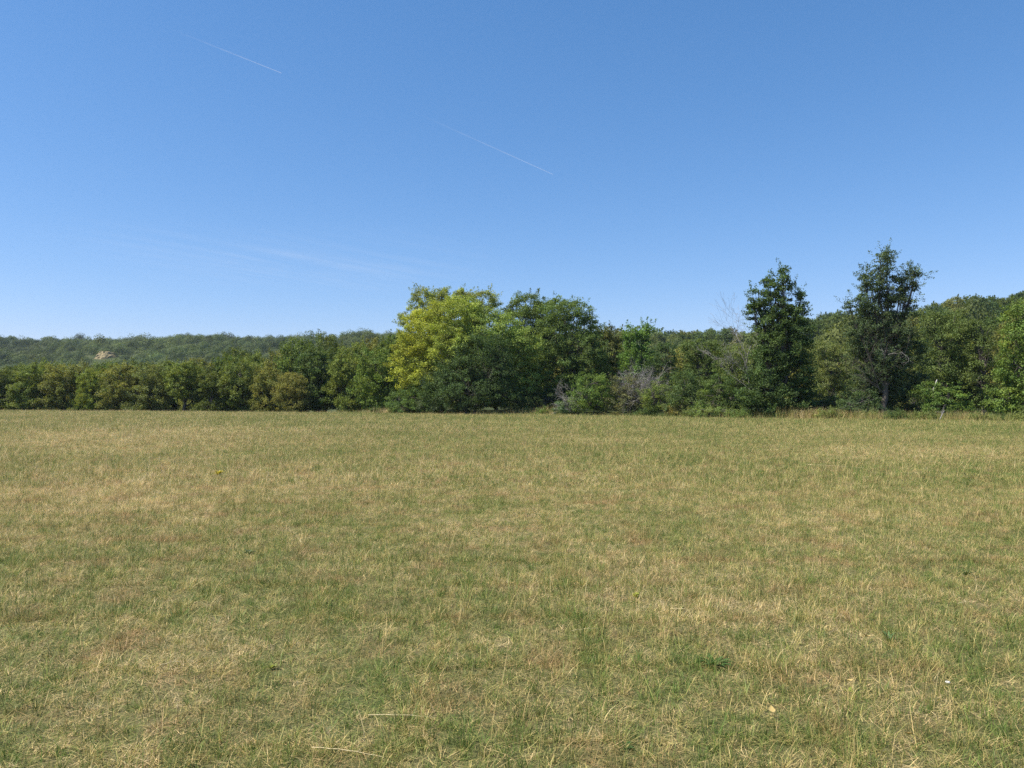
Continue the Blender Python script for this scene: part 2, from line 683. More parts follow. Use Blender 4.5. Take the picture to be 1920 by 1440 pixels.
Xc = np.unique(np.concatenate([np.linspace(-1300, -900, 6), np.linspace(-900, 400, 200), np.linspace(-80, 80, 81),
                               np.linspace(400, 1300, 20)]))
eY = edgeY(Xc)
rows = np.concatenate([[-900, -300], np.linspace(-60, 0, 3)])
fr = np.array([0.1, .2, .35, .5, .65, .8, .9, 1.0])
Yf = np.concatenate([np.broadcast_to(rows[:, None], (len(rows), len(Xc))), fr[:, None] * eY[None, :]])
sheet('field', Xc, Yf, M_SOIL, 0.0)
dd = np.concatenate([[0, 2, 5, 9, 14, 20, 28, 38], np.linspace(50, 1100, 130), [1150]])
Yt = eY[None, :] + dd[:, None]
sheet('wooded_hills', Xc, Yt, M_TERR)

# ------------------------------------------------------------------ grass of the field
rngG = np.random.default_rng(5)


def blades(buf, rng, base, ln, wd, az, lean, curl, tone, hue):
    """curved three-segment blades; lean/curl in radians from the vertical"""
    n = len(base)
    side = np.stack([-np.sin(az), np.cos(az), np.zeros(n)], 1)
    # turn the blade width to a random facing
    fa = az + rng.normal(0, 0.9, n) + math.pi / 2
    side = np.stack([np.cos(fa), np.sin(fa), np.zeros(n)], 1)
    fw = np.stack([np.cos(az), np.sin(az), np.zeros(n)], 1)
    p = base.copy()
    prev = None
    vs = []
    ks = [1.0, 0.85, 0.55, 0.12]
    for i in range(4):
        wv = side * (wd * ks[i] * 0.5)[:, None]
        vs += [p - wv, p + wv]
        a = lean + curl * i / 2.0
        step = (ln / 3.0)[:, None]
        p = p + fw * np.sin(a)[:, None] * step + np.array([0, 0, 1.0]) * np.cos(a)[:, None] * step
    v = np.stack(vs, 1)          # n,8,3
    v[:, :, 2] = np.maximum(v[:, :, 2], 0.002)
    o = (np.arange(n) * 8)[:, None]
    for i in range(3):
        f = o + np.array([[2 * i, 2 * i + 1, 2 * i + 3, 2 * i + 2]])
        if i == 0:
            buf.add(v.reshape(-1, 3), f, tone, hue)
        else:
            buf.f[4].append(f + buf.n - n * 8)
            buf.at[4].append(np.stack([tone, hue], 1))


def tile(rng, size, tufts, per, hmul, wmul, litter, stalks):
    b = Buf()
    c = rng.uniform(-size / 2, size / 2, (tufts, 2))
    th = rng.beta(1.1, 1.0, tufts) * 0.95          # dryness of each tuft
    tt = rng.normal(0.5, 0.16, tufts)
    tl = rng.lognormal(-2.90, 0.42, tufts) * hmul  # about 7 cm
    tr_ = rng.uniform(0.010, 0.055, tufts) * (0.6 + 0.4 * wmul)
    idx = np.repeat(np.arange(tufts), per)
    n = len(idx)
    a = rng.uniform(0, 2 * math.pi, n)
    rr = tr_[idx] * np.sqrt(rng.random(n))
    base = np.stack([c[idx, 0] + rr * np.cos(a), c[idx, 1] + rr * np.sin(a), np.zeros(n)], 1)
    lean = np.abs(rng.normal(0.35, 0.42, n))
    blades(b, rng, base, tl[idx] * rng.uniform(0.45, 1.35, n), 0.0027 * wmul * rng.uniform(0.6, 1.3, n), a + rng.normal(0, 0.6, n),
           lean, rng.normal(0.45, 0.4, n), np.clip(tt[idx] + rng.normal(0, 0.2, n), 0, 1),
           np.clip(th[idx] + rng.normal(0, 0.17, n), 0, 1))
    # dead blades lying about in the thatch
    n = litter
    base = np.concatenate([rng.uniform(-size / 2, size / 2, (n, 2)), rng.uniform(0.002, 0.018, (n, 1))], 1)
    blades(b, rng, base, rng.uniform(0.025, 0.09, n) * (0.5 + 0.5 * hmul) * (0.6 + 0.4 * wmul), 0.0027 * wmul * rng.uniform(0.6, 1.3, n), rng.uniform(0, 6.28, n),
           rng.uniform(1.15, 1.6, n), rng.normal(0.05, 0.2, n), np.clip(rng.normal(0.45, 0.18, n), 0, 1),
           np.clip(rng.normal(0.85, 0.25, n), 0.2, 1))
    # thin pale seed stalks standing above the rest
    n = stalks
    base = np.concatenate([rng.uniform(-size / 2, size / 2, (n, 2)), np.zeros((n, 1))], 1)
    blades(b, rng, base, rng.uniform(0.12, 0.24, n) * hmul, 0.0020 * wmul * rng.uniform(0.8, 1.4, n), rng.uniform(0, 6.28, n),
           np.abs(rng.normal(0.35, 0.3, n)), rng.normal(0.3, 0.3, n), np.clip(rng.normal(0.7, 0.15, n), 0, 1),
           np.clip(rng.normal(1.0, 0.2, n), 0.5, 1))
    return b


def scatter_object(name, protos, pts, rot, scl, pick, label):
    """one object whose geometry nodes put the tiles on its points"""
    me = bpy.data.meshes.new(name)
    me.vertices.add(len(pts))
    me.vertices.foreach_set('co', np.asarray(pts, np.float32).ravel())
    for nm, ty, val in (('rz', 'FLOAT', rot), ('pick', 'INT', pick)):
        a = me.attributes.new(nm, ty, 'POINT')
        a.data.foreach_set('value', np.asarray(val, np.float32 if ty == 'FLOAT' else np.int32))
    a = me.attributes.new('scl', 'FLOAT_VECTOR', 'POINT')
    a.data.foreach_set('vector', np.asarray(scl, np.float32).ravel())
    o = link(name, me)
    g = bpy.data.node_groups.new(name, 'GeometryNodeTree')
    g.interface.new_socket('Geometry', in_out='INPUT', socket_type='NodeSocketGeometry')
    g.interface.new_socket('Geometry', in_out='OUTPUT', socket_type='NodeSocketGeometry')
    N, Lk = g.nodes.new, g.links.new
    gi, go = N('NodeGroupInput'), N('NodeGroupOutput')
    jn = N('GeometryNodeJoinGeometry')

    def named(nm, ty):
        n = N('GeometryNodeInputNamedAttribute')
        n.data_type = ty
        n.inputs[0].default_value = nm
        return n.outputs[0]
    ar, as_, ap = named('rz', 'FLOAT'), named('scl', 'FLOAT_VECTOR'), named('pick', 'INT')
    cx = N('ShaderNodeCombineXYZ')
    Lk(ar, cx.inputs[2])
    er = N('FunctionNodeEulerToRotation')
    Lk(cx.outputs[0], er.inputs[0])
    for i, pr in enumerate(protos):
        oi = N('GeometryNodeObjectInfo')
        oi.inputs['Object'].default_value = pr
        cm = N('FunctionNodeCompare')
        cm.data_type = 'INT'
        cm.operation = 'EQUAL'
        Lk(ap, cm.inputs[2])
        cm.inputs[3].default_value = i
        ip = N('GeometryNodeInstanceOnPoints')
        Lk(gi.outputs[0], ip.inputs['Points'])
        Lk(cm.outputs[0], ip.inputs['Selection'])
        Lk(oi.outputs['Geometry'], ip.inputs['Instance'])
        Lk(er.outputs[0], ip.inputs['Rotation'])
        Lk(as_, ip.inputs['Scale'])
        Lk(ip.outputs[0], jn.inputs[0])
    Lk(jn.outputs[0], go.inputs[0])
    md = o.modifiers.new('scatter', 'NODES')
    md.node_group = g
    tag(o, label, 'grass', kind='stuff')
    return o


def grass_zone(name, size, y0, y1, margin, protos, label, zvar=0.35):
    xs = np.arange(-int(y1 * 0.95 / size) - 2, int(y1 * 0.95 / size) + 3) * size
    ys = np.arange(y0 + size / 2, y1, size)
    X, Y = np.meshgrid(xs, ys)
    X = X.ravel() + rngG.uniform(-.08, .08, X.size) * size
    Y = Y.ravel() + rngG.uniform(-.08, .08, Y.size) * size
    k = (np.abs(X) < Y * 0.70 + margin) & (Y < edgeY(X) - size * 0.3)
    X, Y = X[k], Y[k]
    n = len(X)
    hv = fbm(X * 0.22, Y * 0.22, 21, 3)
    z = 1 + (hv - 0.5) * 2 * zvar + rngG.normal(0, 0.06, n)
    sc = np.stack([np.full(n, 1.10), np.full(n, 1.10), np.clip(z, 0.6, 1.6)], 1)
    # square tiles: turn by quarter turns so that they never leave gaps, a little jitter hides the seams
    rot = rngG.integers(0, 4, n) * (math.pi / 2) + rngG.normal(0, 0.04, n)
    return scatter_object(name, protos, np.stack([X, Y, np.full(n, 0.0)], 1), rot, sc, rngG.integers(0, len(protos), n), label)


def protos(tag_, k, **kw):
    out = []
    for i in range(k):
        me = tile(np.random.default_rng(100 + i * 13 + len(tag_)), **kw).mesh(tag_ + '_tuft', M_GRASS)
        out.append(bpy.data.objects.new(tag_ + '_tuft', me))      # source shapes, not placed in the scene themselves
    return out


P_near = protos('near', 6, size=1.0, tufts=480, per=11, hmul=1.0, wmul=1.0, litter=4200, stalks=16)
P_mid = protos('mid', 5, size=1.5, tufts=640, per=11, hmul=1.25, wmul=1.6, litter=3000, stalks=40)
P_far = protos('far', 5, size=3.0, tufts=1100, per=9, hmul=1.5, wmul=3.0, litter=2500, stalks=110)
grass_zone('grass', 1.0, 1.5, 13.5, 1.5, P_near, 'short patchy grass close by, green blades among dry straw and thatch')
grass_zone('grass', 1.5, 13.5, 34.5, 3.0, P_mid, 'mown dry grass in the middle of the field')
grass_zone('grass', 3.0, 34.5, 96.0, 6.0, P_far, 'pale dry grass towards the trees at the far side of the field')

# ------------------------------------------------------------------ long grass along the field edge
def tall_grass():
    b = Buf()
    rng = np.random.default_rng(77)
    n = 48000
    u = rng.uniform(-0.78, 0.78, n)
    # solve X = u*edgeY(X)
    X = u * 75
    for _ in range(12):
        X = u * edgeY(X)
    off = rng.normal(0.9, 0.9, n)
    Y = edgeY(X) + off
    px = 960 + X / Y * F
    den = np.interp(px, [0, 600, 680, 700, 750, 800, 950, 970, 1040, 1060, 1380, 1440, 1475, 1560, 1800, 1920],
                    [.10, .10, .5, 1, 1, .3, .6, 1, 1, .35, .45, .3, 1, .95, .8, .4])
    hh = np.interp(px, [0, 600, 700, 760, 850, 970, 1040, 1080, 1380, 1470, 1560, 1920],
                   [.22, .22, .5, .5, .35, .7, .65, .35, .4, .75, .6, .5])
    k = rng.random(n) < den
    X, Y, hh, px = X[k], Y[k], hh[k], px[k]
    n = len(X)
    base = np.stack([X, Y, hgt(X, Y)], 1)
    red = np.interp(px, [0, 690, 720, 760, 950, 1000, 1050, 1460, 1500, 1560, 1920], [.5, .6, .95, .5, .7, .9, .3, .5, .9, .6, .6])
    pt = fbm(X * 0.6, Y * 0.6, 4, 3)
    blades(b, rng, base, hh * rng.uniform(0.5, 1.35, n) * (0.6 + 0.8 * pt), 0.014 * rng.uniform(0.6, 1.4, n), rng.uniform(0, 6.28, n),
           np.abs(rng.normal(0.15, 0.2, n)), rng.normal(0.3, 0.3, n), np.clip(rng.normal(0.45, 0.15, n), 0, 1),
           np.clip(red * rng.normal(0.75, 0.25, n) + (pt - .5), 0, 1))
    o = b.build('tall_grass', M_TALL)
    tag(o, 'uncut brown and green grass in a strip along the foot of the trees', 'tall grass', kind='stuff')


tall_grass()


# ------------------------------------------------------------------ trees
def col4(c):
    return (c[0], c[1], c[2], 1.0)


def place_parts(root, fol_me, wood_me, colr, fol_name='crown', wood_name='trunk'):
    o1 = None
    if wood_me is not None:
        o1 = link(wood_name, wood_me, root)
    o2 = link(fol_name, fol_me, root)
    o2.color = col4(colr)
    return o1, o2


OAK = (0.072, 0.094, 0.028)
DARK = (0.044, 0.070, 0.025)
BLUEG = (0.050, 0.082, 0.036)
MID = (0.096, 0.125, 0.034)
OLIVE = (0.118, 0.130, 0.042)
GREY = (0.105, 0.125, 0.062)
BRIGHT = (0.082, 0.125, 0.030)
YEL = (0.148, 0.195, 0.052)


def hero(name, label, cat, cx, Y, lobes, color, seed, trunk=0.2, multi=1, fork=0.3, group=None, depth=0.85, wood=M_BARK, ntw=60,
         dz=0.0, fol='crown', **kw):
    """lobes as photo ellipses (px, py, half width, half height, metres behind the trunk)"""
    rng = np.random.default_rng(seed)
    s = Y / F
    x0 = at(cx, 745, Y)[0]
    z0 = float(hgt(x0, Y)) + dz
    kw['L'] = kw.get('L', .19) * 0.78
    kw['per'] = int(kw.get('per', 46) * 1.8)
    kw['cl'] = kw.get('cl', .55) * 1.18
    kw['up'] = .75
    kw['flat'] = kw.get('flat', .6)
    L3 = []
    for lb in lobes:
        px, py, rx, ry = lb[:4]
        dy = lb[4] if len(lb) > 4 else 0.0
        p = at(px, py, Y)
        L3.append((p[0] - x0, dy, p[2] - z0, rx * s, max(rx * s * depth, ry * s * 0.6), ry * s))
    fb, cl, sp = crown(rng, L3, **kw)
    root = empty(name, (x0, Y, z0))
    tag(root, label, cat, group)
    wb = limbs(rng, L3, cl, trunk, fork, ntw=ntw, multi=multi)
    place_parts(root, fb.mesh(fol, M_FOL), wb.mesh('trunk' if cat == 'tree' else 'stem', wood, True), color, fol,
                'trunk' if cat == 'tree' else 'stem')
    return root


# --- the clump in the middle
def yel_hue(p, rng):
    # the left and top of this crown has turned yellow, the right is still lime green
    return np.clip(0.30 - 0.13 * p[:, 0] + 0.03 * (p[:, 2] - 6), 0.0, 0.9) * rng.uniform(.6, 1.1, len(p))


hero('yellowing_tree', 'large yellow tree with a rounded crown, the brightest of the row', 'tree', 862, 76.0,
     [(855, 590, 62, 38, .5), (800, 628, 52, 48, 0), (765, 680, 38, 52, -.5), (845, 655, 60, 55, -1.2), (925, 625, 58, 42, -.3),
      (975, 645, 40, 36, -.4), (900, 690, 60, 55, 0), (800, 715, 50, 38, -.8), (985, 715, 32, 40, 0.2)], YEL, 11, 0.26,
     L=0.19, cl=0.46, dens=1.5, hue_mean=0.05, hue_sd=0.15, hue_fn=yel_hue, sprig=0.2, sprig_len=0.6, tone_sd=0.2)
hero('dark_green_tree', 'dark green bushy tree standing in front of the yellow tree', 'tree', 880, 71.8,
     [(895, 668, 42, 42, 0), (860, 705, 45, 42, .2), (925, 705, 42, 45, 0), (885, 735, 75, 32, -.3), (820, 742, 36, 26, .2), (955, 745, 30, 24, .4),
      (940, 660, 18, 30, .3)], DARK, 12, 0.2, multi=3, fork=0.15,
     L=0.17, cl=0.45, dens=1.05, hue_mean=0.08, hue_sd=0.08, sprig=0.45, sprig_len=0.9, zmin=-.2)
hero('grey_green_tree', 'tall grey green tree rising behind the left top of the yellow tree', 'tree', 830, 83.0,
     [(800, 562, 34, 22), (768, 598, 26, 24, .5), (850, 558, 32, 20), (900, 565, 36, 22, .3), (840, 600, 70, 36), (830, 660, 60, 60, 1)],
     (0.150, 0.180, 0.058), 13, 0.24, L=0.19, cl=0.42, dens=1.1, sprig=0.35, sprig_len=0.8, hue_mean=0.2)
hero('oak_tree', 'tall olive green oak just right of the yellow tree, peaked top', 'tree', 985, 82.0,
     [(985, 576, 34, 27), (955, 610, 36, 36, .4), (1012, 600, 42, 36, -.3), (1025, 590, 40, 30, .2), (985, 610, 45, 40, 0), (985, 660, 60, 60, 0), (960, 730, 50, 45, .5), (1010, 725, 45, 45)],
     (0.080, 0.115, 0.034), 14, 0.28, L=0.19, cl=0.48, dens=1.3, sprig=0.25, sprig_len=0.7, hue_mean=0.2)
hero('oak_tree', 'broad round topped oak at the right end of the tall middle clump', 'tree', 1070, 79.0,
     [(1055, 588, 46, 32), (1075, 598, 42, 34, .3), (1098, 618, 30, 32, .3), (1070, 630, 46, 44, 0), (1035, 630, 42, 40, -.6), (1085, 655, 50, 45, -.6), (1105, 690, 38, 45, 0), (1040, 695, 50, 48, -.8),
      (1070, 735, 60, 34, .3)], (0.076, 0.112, 0.034), 15, 0.3, L=0.19, cl=0.5, dens=1.25, sprig=0.2, sprig_len=0.6, hue_mean=0.15)
hero('shrub', 'green bramble like shrub under the left side of the yellow tree', 'shrub', 762, 74.0,
     [(745, 752, 26, 22), (785, 748, 36, 26, .3), (760, 765, 30, 12, -.5), (815, 762, 24, 14, 0)], (0.07, 0.11, 0.035), 16, 0.06, multi=3, fork=.2,
     L=0.13, cl=0.35, sprig=0.3, sprig_len=0.4, fol='foliage', zmin=-.2)
hero('small_tree', 'small rusty olive tree at the shoulder between the tall clump and the twin topped tree', 'tree', 1135, 83.0,
     [(1150, 628, 22, 17), (1120, 628, 24, 22, .3), (1140, 660, 34, 34), (1135, 705, 40, 44, .2), (1125, 745, 40, 30, .4)],
     (0.088, 0.098, 0.034), 17, 0.18, L=0.19, cl=0.45, hue_mean=0.15, hue_sd=.2, sprig=0.3, sprig_len=0.6)
hero('ash_tree', 'fresh green tree with twin tops above the grey brush', 'tree', 1193, 78.0,
     [(1182, 632, 15, 24), (1212, 627, 15, 22), (1195, 670, 32, 26), (1190, 710, 36, 34), (1195, 745, 40, 26, .3)],
     (0.075, 0.13, 0.032), 18, 0.18, L=0.21, cl=0.4, hue_mean=0.2, sprig=0.5, sprig_len=0.7)
hero('small_tree', 'dark round tree right of the fresh green twin topped tree', 'tree', 1250, 76.0,
     [(1248, 665, 25, 24), (1240, 700, 32, 30), (1258, 740, 36, 34)], DARK, 19, 0.16, L=0.17, cl=0.4, hue_mean=.05, sprig=0.25, sprig_len=.5)
hero('small_tree', 'mid green tree with a low flat top left of the bare grey twigs', 'tree', 1318, 72.0,
     [(1300, 655, 26, 22), (1335, 660, 26, 22, .4), (1315, 700, 42, 36), (1300, 740, 45, 34), (1345, 745, 36, 30, .3)],
     (0.062, 0.09, 0.028), 20, 0.18, L=0.18, cl=0.42, hue_mean=.2, sprig=0.25, sprig_len=.5)
hero('small_tree', 'green tree behind the bare grey branches of the dead tree', 'tree', 1378, 69.0,
     [(1372, 672, 26, 22), (1385, 705, 30, 28), (1365, 745, 36, 30)], (0.078, 0.105, 0.034), 21, 0.15, L=0.17, cl=0.42, hue_mean=.25, sprig=0.25,
     sprig_len=.5)

# --- brush in front, right of the middle clump
hero('shrub', 'domed light green shrub beside the grey dead twigs', 'shrub', 1108, 66.5,
     [(1110, 722, 32, 28), (1092, 745, 30, 26, 0), (1128, 750, 30, 24, .2)], (0.088, 0.135, 0.036), 22, 0.05, multi=4, fork=.15, L=0.12, cl=0.33,
     sprig=0.6, sprig_len=.45, fol='foliage', zmin=-.2)
hero('shrub', 'low blue green bush at the field edge under the grey dead twigs', 'shrub', 1062, 67.5,
     [(1060, 764, 24, 14), (1078, 756, 18, 14, .4)], (0.065, 0.105, 0.05), 23, 0.05, multi=3, fork=.2, L=0.12, cl=0.3, sprig=0.3, sprig_len=.35,
     fol='foliage', zmin=-.2)
hero('shrub', 'grey green thorny shrub tangled with bare branches', 'shrub', 1180, 66.0,
     [(1172, 720, 28, 24, .4), (1160, 752, 28, 22), (1195, 750, 28, 22, .2)], (0.095, 0.105, 0.055), 24, 0.05, multi=3, fork=.2, L=0.12, cl=0.33, dens=.7,
     hue_mean=.3, sprig=0.4, sprig_len=.4, fol='foliage', zmin=-.2)
hero('shrub', 'yellow green shrub low between the thorny shrub and the dark bushes', 'shrub', 1232, 64.5,
     [(1225, 748, 26, 24), (1250, 756, 24, 18, .2), (1235, 730, 20, 18, .5)], (0.095, 0.13, 0.034), 25, 0.05, multi=3, fork=.2, L=0.12, cl=0.33,
     sprig=0.3, sprig_len=.4, fol='foliage', zmin=-.2)
hero('shrub', 'dark green bush with a domed top, first right of the yellow green shrub', 'shrub', 1288, 63.0,
     [(1285, 725, 30, 30, .4), (1300, 752, 32, 22), (1268, 756, 22, 18)], (0.055, 0.085, 0.03), 26, 0.06, multi=3, fork=.2, L=0.14, cl=0.36,
     sprig=0.3, sprig_len=.4, fol='foliage', zmin=-.2)
hero('shrub', 'mid green bush close to the left foot of the tall dark oak', 'shrub', 1355, 61.0,
     [(1350, 720, 30, 28, .4), (1335, 752, 30, 22), (1375, 752, 28, 24, .2)], (0.07, 0.105, 0.032), 27, 0.06, multi=3, fork=.2, L=0.14, cl=0.36,
     sprig=0.3, sprig_len=.4, fol='foliage', zmin=-.2)
hero('shrub', 'pale green bramble patch spilling onto the field edge', 'shrub', 1345, 59.6,
     [(1325, 773, 30, 9), (1362, 772, 24, 9)], (0.11, 0.15, 0.05), 28, 0.03, multi=2, fork=.2, L=0.10, cl=0.24, sprig=0.3, sprig_len=.3,
     fol='foliage', zmin=-.2)

# --- the tall dark oak
hero('tall_oak', 'tall dark green tree with a pointed ragged top and side tufts', 'tree', 1462, 58.6,
     [(1472, 514, 7, 15), (1470, 535, 13, 20), (1446, 540, 18, 20, .2), (1422, 560, 18, 20, 0), (1412, 580, 14, 20, 0), (1455, 575, 34, 26), (1505, 560, 10, 16, .2), (1494, 580, 20, 14, 0),
      (1450, 610, 42, 26), (1490, 612, 28, 24, -.2), (1455, 650, 46, 30, -.3), (1500, 655, 24, 32, .1), (1435, 690, 36, 36, -.4), (1485, 700, 42, 36),
      (1420, 740, 40, 30, -.8), (1470, 750, 44, 26, -.5), (1510, 735, 20, 36, .6), (1440, 768, 40, 14, -.6)], (0.050, 0.080, 0.026), 31, 0.3,
     fork=.25, depth=.75, L=0.17, cl=0.35, dens=1.25, hue_mean=.12, hue_sd=.12, sprig=0.5, sprig_len=.6, zmin=-.3, ntw=160, tone_sd=.2)
hero('small_tree', 'sunlit olive tree with sparse foliage between the two tall trees', 'tree', 1560, 68.0,
     [(1545, 655, 24, 20), (1580, 660, 22, 22, .3), (1560, 690, 34, 28), (1552, 722, 28, 16, .3), (1585, 715, 26, 20)],
     (0.118, 0.140, 0.052), 32, 0.14, fork=.32, L=0.14, cl=0.36, dens=.9, hue_mean=.1, sprig=0.3, sprig_len=.4, multi=2)

# --- the ragged tree with dead lower branches
rt = hero('ragged_tree', 'tallest tree, thin ragged dark crown with dead lower branches', 'tree', 1656, 57.0,
          [(1652, 495, 13, 22), (1667, 480, 7, 12, .1), (1642, 530, 18, 26), (1622, 530, 7, 22, .3), (1668, 545, 28, 28), (1705, 530, 14, 26, .2), (1722, 505, 9, 16, .3), (1690, 575, 30, 28, .2),
           (1612, 570, 12, 20, 0), (1592, 580, 8, 16, .1), (1640, 580, 30, 24), (1620, 612, 34, 22, .2), (1612, 655, 22, 22, .8), (1680, 620, 38, 26), (1650, 650, 48, 26, .3), (1710, 660, 32, 34, .6),
           (1660, 695, 44, 30, .4), (1640, 730, 34, 18, 1.0), (1700, 715, 44, 26, .8), (1622, 740, 26, 20, .9), (1690, 742, 34, 24, 1.0), (1668, 660, 34, 40, -.2)], (0.052, 0.076, 0.036), 33, 0.22, fork=.22,
          depth=.7, L=0.15, cl=0.30, dens=1.1, per=38, hue_mean=.15, hue_sd=.2, sprig=0.9, sprig_len=.75, ntw=180, tone_sd=.2)
rng = np.random.default_rng(34)
b = Buf()
for (px, py, ex, ey) in ((1650, 735, 1600, 655), (1648, 725, 1590, 690), (1650, 715, 1615, 640), (1652, 745, 1580, 735), (1652, 700, 1630, 640),
                         (1655, 690, 1700, 650), (1655, 735, 1590, 712)):
    a = at(px, py, 56.6) - np.array(rt.location)
    e = at(ex, ey, 55.6) - np.array(rt.location)
    ln = np.linalg.norm(e - a)
    bare(b, rng, a, unit(e - a), ln * 0.75, 0.032, 3, 0.42, 0.03, 3, 6)
b.build('dead_branch', M_BARK, rt, True)
for (px, py, ex, ey) in ((1665, 665, 1690, 650), (1660, 672, 1640, 650), (1690, 660, 1715, 690)):
    b = Buf()
    a = at(px, py, 55.0) - np.array(rt.location)
    e = at(ex, ey, 54.8) - np.array(rt.location)
    bare(b, rng, a, unit(e - a), 0.7, 0.018, 2, 0.5, 0.0, 3, 5)
    o = b.build('dead_branch', M_DEAD, rt, True)
    o['label'] = 'pale bleached dead branch'

hero('olive_tree', 'broad olive green tree right of the tallest ragged tree', 'tree', 1775, 62.0,
     [(1755, 605, 30, 24), (1795, 600, 28, 22, .3), (1775, 640, 48, 34), (1815, 650, 34, 36, .3), (1760, 685, 42, 34), (1810, 700, 40, 38), (1770, 735, 40, 34, .6),
      (1825, 745, 34, 30, .6)], (0.082, 0.112, 0.036), 35, 0.24, L=0.16, cl=0.40, hue_mean=.12, hue_sd=.15, sprig=0.35, sprig_len=.5, ntw=100)
hero('olive_tree', 'olive tree with thin dark inner branches beside the bright right edge tree', 'tree', 1845, 60.0,
     [(1845, 620, 26, 26, .5), (1850, 665, 32, 34), (1835, 710, 32, 30), (1850, 745, 30, 28, .3)], (0.078, 0.105, 0.034), 36, 0.2, L=0.16, cl=0.38,
     dens=1.0, hue_mean=.12, sprig=0.35, sprig_len=.5, ntw=120)
hero('bright_green_tree', 'bright yellowish green tree cut by the right edge of the photo', 'tree', 1925, 54.0,
     [(1930, 590, 40, 30, .6), (1905, 640, 30, 34, 0), (1945, 640, 40, 46), (1895, 690, 32, 32, -.3), (1930, 700, 46, 46), (1885, 740, 26, 26, 0),
      (1925, 755, 45, 28, -.4), (1870, 762, 26, 18, -.2)], BRIGHT, 37, 0.26, L=0.18, cl=0.40, hue_mean=.2, hue_sd=.15, sprig=0.35, sprig_len=.5, zmin=-.3)
hero('shrub', 'green layered bush between the white stump and the bright right edge tree', 'shrub', 1770, 55.5,
     [(1745, 735, 26, 20, .4), (1780, 745, 30, 22), (1755, 762, 26, 16, -.2), (1800, 765, 28, 13, .1)], (0.085, 0.135, 0.034), 38, 0.05, multi=3, fork=.2, L=0.14,
     cl=0.32, sprig=0.3, sprig_len=.4, fol='foliage', flat=.45, zmin=-.2)
hero('shrub', 'blue green bush at the left foot of the tallest ragged tree', 'shrub', 1615, 56.5,
     [(1590, 762, 24, 16), (1625, 752, 26, 22, .4), (1640, 766, 16, 10)], (0.060, 0.095, 0.042), 39, 0.05, multi=3, fork=.2, L=0.12, cl=0.3, sprig=0.3,
     sprig_len=.4, fol='foliage', zmin=-.2)
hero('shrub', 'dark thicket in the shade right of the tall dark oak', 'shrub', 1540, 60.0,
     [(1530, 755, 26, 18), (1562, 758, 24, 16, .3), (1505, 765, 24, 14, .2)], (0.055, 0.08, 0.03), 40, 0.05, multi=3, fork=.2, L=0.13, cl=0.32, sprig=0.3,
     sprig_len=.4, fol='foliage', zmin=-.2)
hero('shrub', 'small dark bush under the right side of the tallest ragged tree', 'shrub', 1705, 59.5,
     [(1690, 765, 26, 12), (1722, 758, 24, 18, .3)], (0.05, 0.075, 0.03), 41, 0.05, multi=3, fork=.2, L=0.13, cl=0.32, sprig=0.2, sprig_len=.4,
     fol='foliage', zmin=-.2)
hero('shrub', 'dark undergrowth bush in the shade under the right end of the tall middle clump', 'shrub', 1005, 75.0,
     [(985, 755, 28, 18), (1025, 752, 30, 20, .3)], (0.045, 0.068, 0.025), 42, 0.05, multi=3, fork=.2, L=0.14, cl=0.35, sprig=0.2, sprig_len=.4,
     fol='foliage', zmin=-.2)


# --- brambles and seedlings that break the edge of the field
rngb = np.random.default_rng(60)
BM = []
for i in range(4):
    lb = [(rngb.uniform(-.5, .5), rngb.uniform(-.3, .3), rngb.uniform(.2, .45), rngb.uniform(.35, .6), .4, rngb.uniform(.22, .42)) for _ in range(3)]
    fb, c_, _ = crown(rngb, lb, L=.085, cl=.2, per=60, sprig=.7, sprig_len=.35, hue_mean=.2, hue_sd=.2, zmin=-.15)
    BM.append(fb.mesh('bramble', M_FOL))
for i, px in enumerate([706, 738, 778, 842, 868, 962, 990, 1022, 1075, 1122, 1150, 1205, 1262, 1296, 1330, 1384, 1405, 1446, 1492, 1520, 1548, 1578, 1602, 1640, 1672,
                        1704, 1728, 1790, 1822, 1850, 1890, 1912]):
    u = (px - 960) / F
    X = u * 60
    for _ in range(10):
        X = u * (edgeY(X) + .6)
    Yb = edgeY(X) + rngb.uniform(-.1, 1.4)
    o = link('bramble', BM[i % 4])
    o.location = (X, Yb, float(hgt(X, Yb)) - .05)
    o.rotation_euler = (0, 0, rngb.uniform(0, 6.28))
    sc = rngb.uniform(.6, 1.25)
    o.scale = (sc * rngb.uniform(.9, 1.5), sc, sc * rngb.uniform(.7, 1.2))
    o.color = col4([(.08, .12, .035), (.11, .135, .045), (.06, .09, .03), (.12, .12, .05)][rngb.integers(0, 4)])
    if px < 1040:
        tag(o, 'low bramble tuft along the foot of the tall middle clump', 'bramble', 'brambles at the foot of the middle clump')
    elif px < 1440:
        tag(o, 'low bramble tuft in front of the grey and green brush', 'bramble', 'brambles in front of the brush')
    else:
        tag(o, 'low bramble tuft in the long grass below the trees on the right', 'bramble', 'brambles below the right hand trees')


# --- leafless things
def bare_tree(name, label, cat, cx, Y, stems, seed, mat, depth=3, kids=3, spread=.5, part='branch', grav=.02):
    rng = np.random.default_rng(seed)
    x0 = at(cx, 745, Y)[0]
    root_loc = np.array([x0, Y, float(hgt(x0, Y))])
    b = Buf()
    for (sx, sy, ex, ey, r) in stems:
        a = at(sx, sy, Y) - root_loc
        e = at(ex, ey, Y - 0.2) - root_loc
        ln = np.linalg.norm(e - a)
        bare(b, rng, a, unit(e - a), ln * .62, r, depth, spread, grav, kids, 6)
    me = b.mesh(name, mat, True)
    o = link(name, me)
    o.location = root_loc
    tag(o, label, cat)
    return o


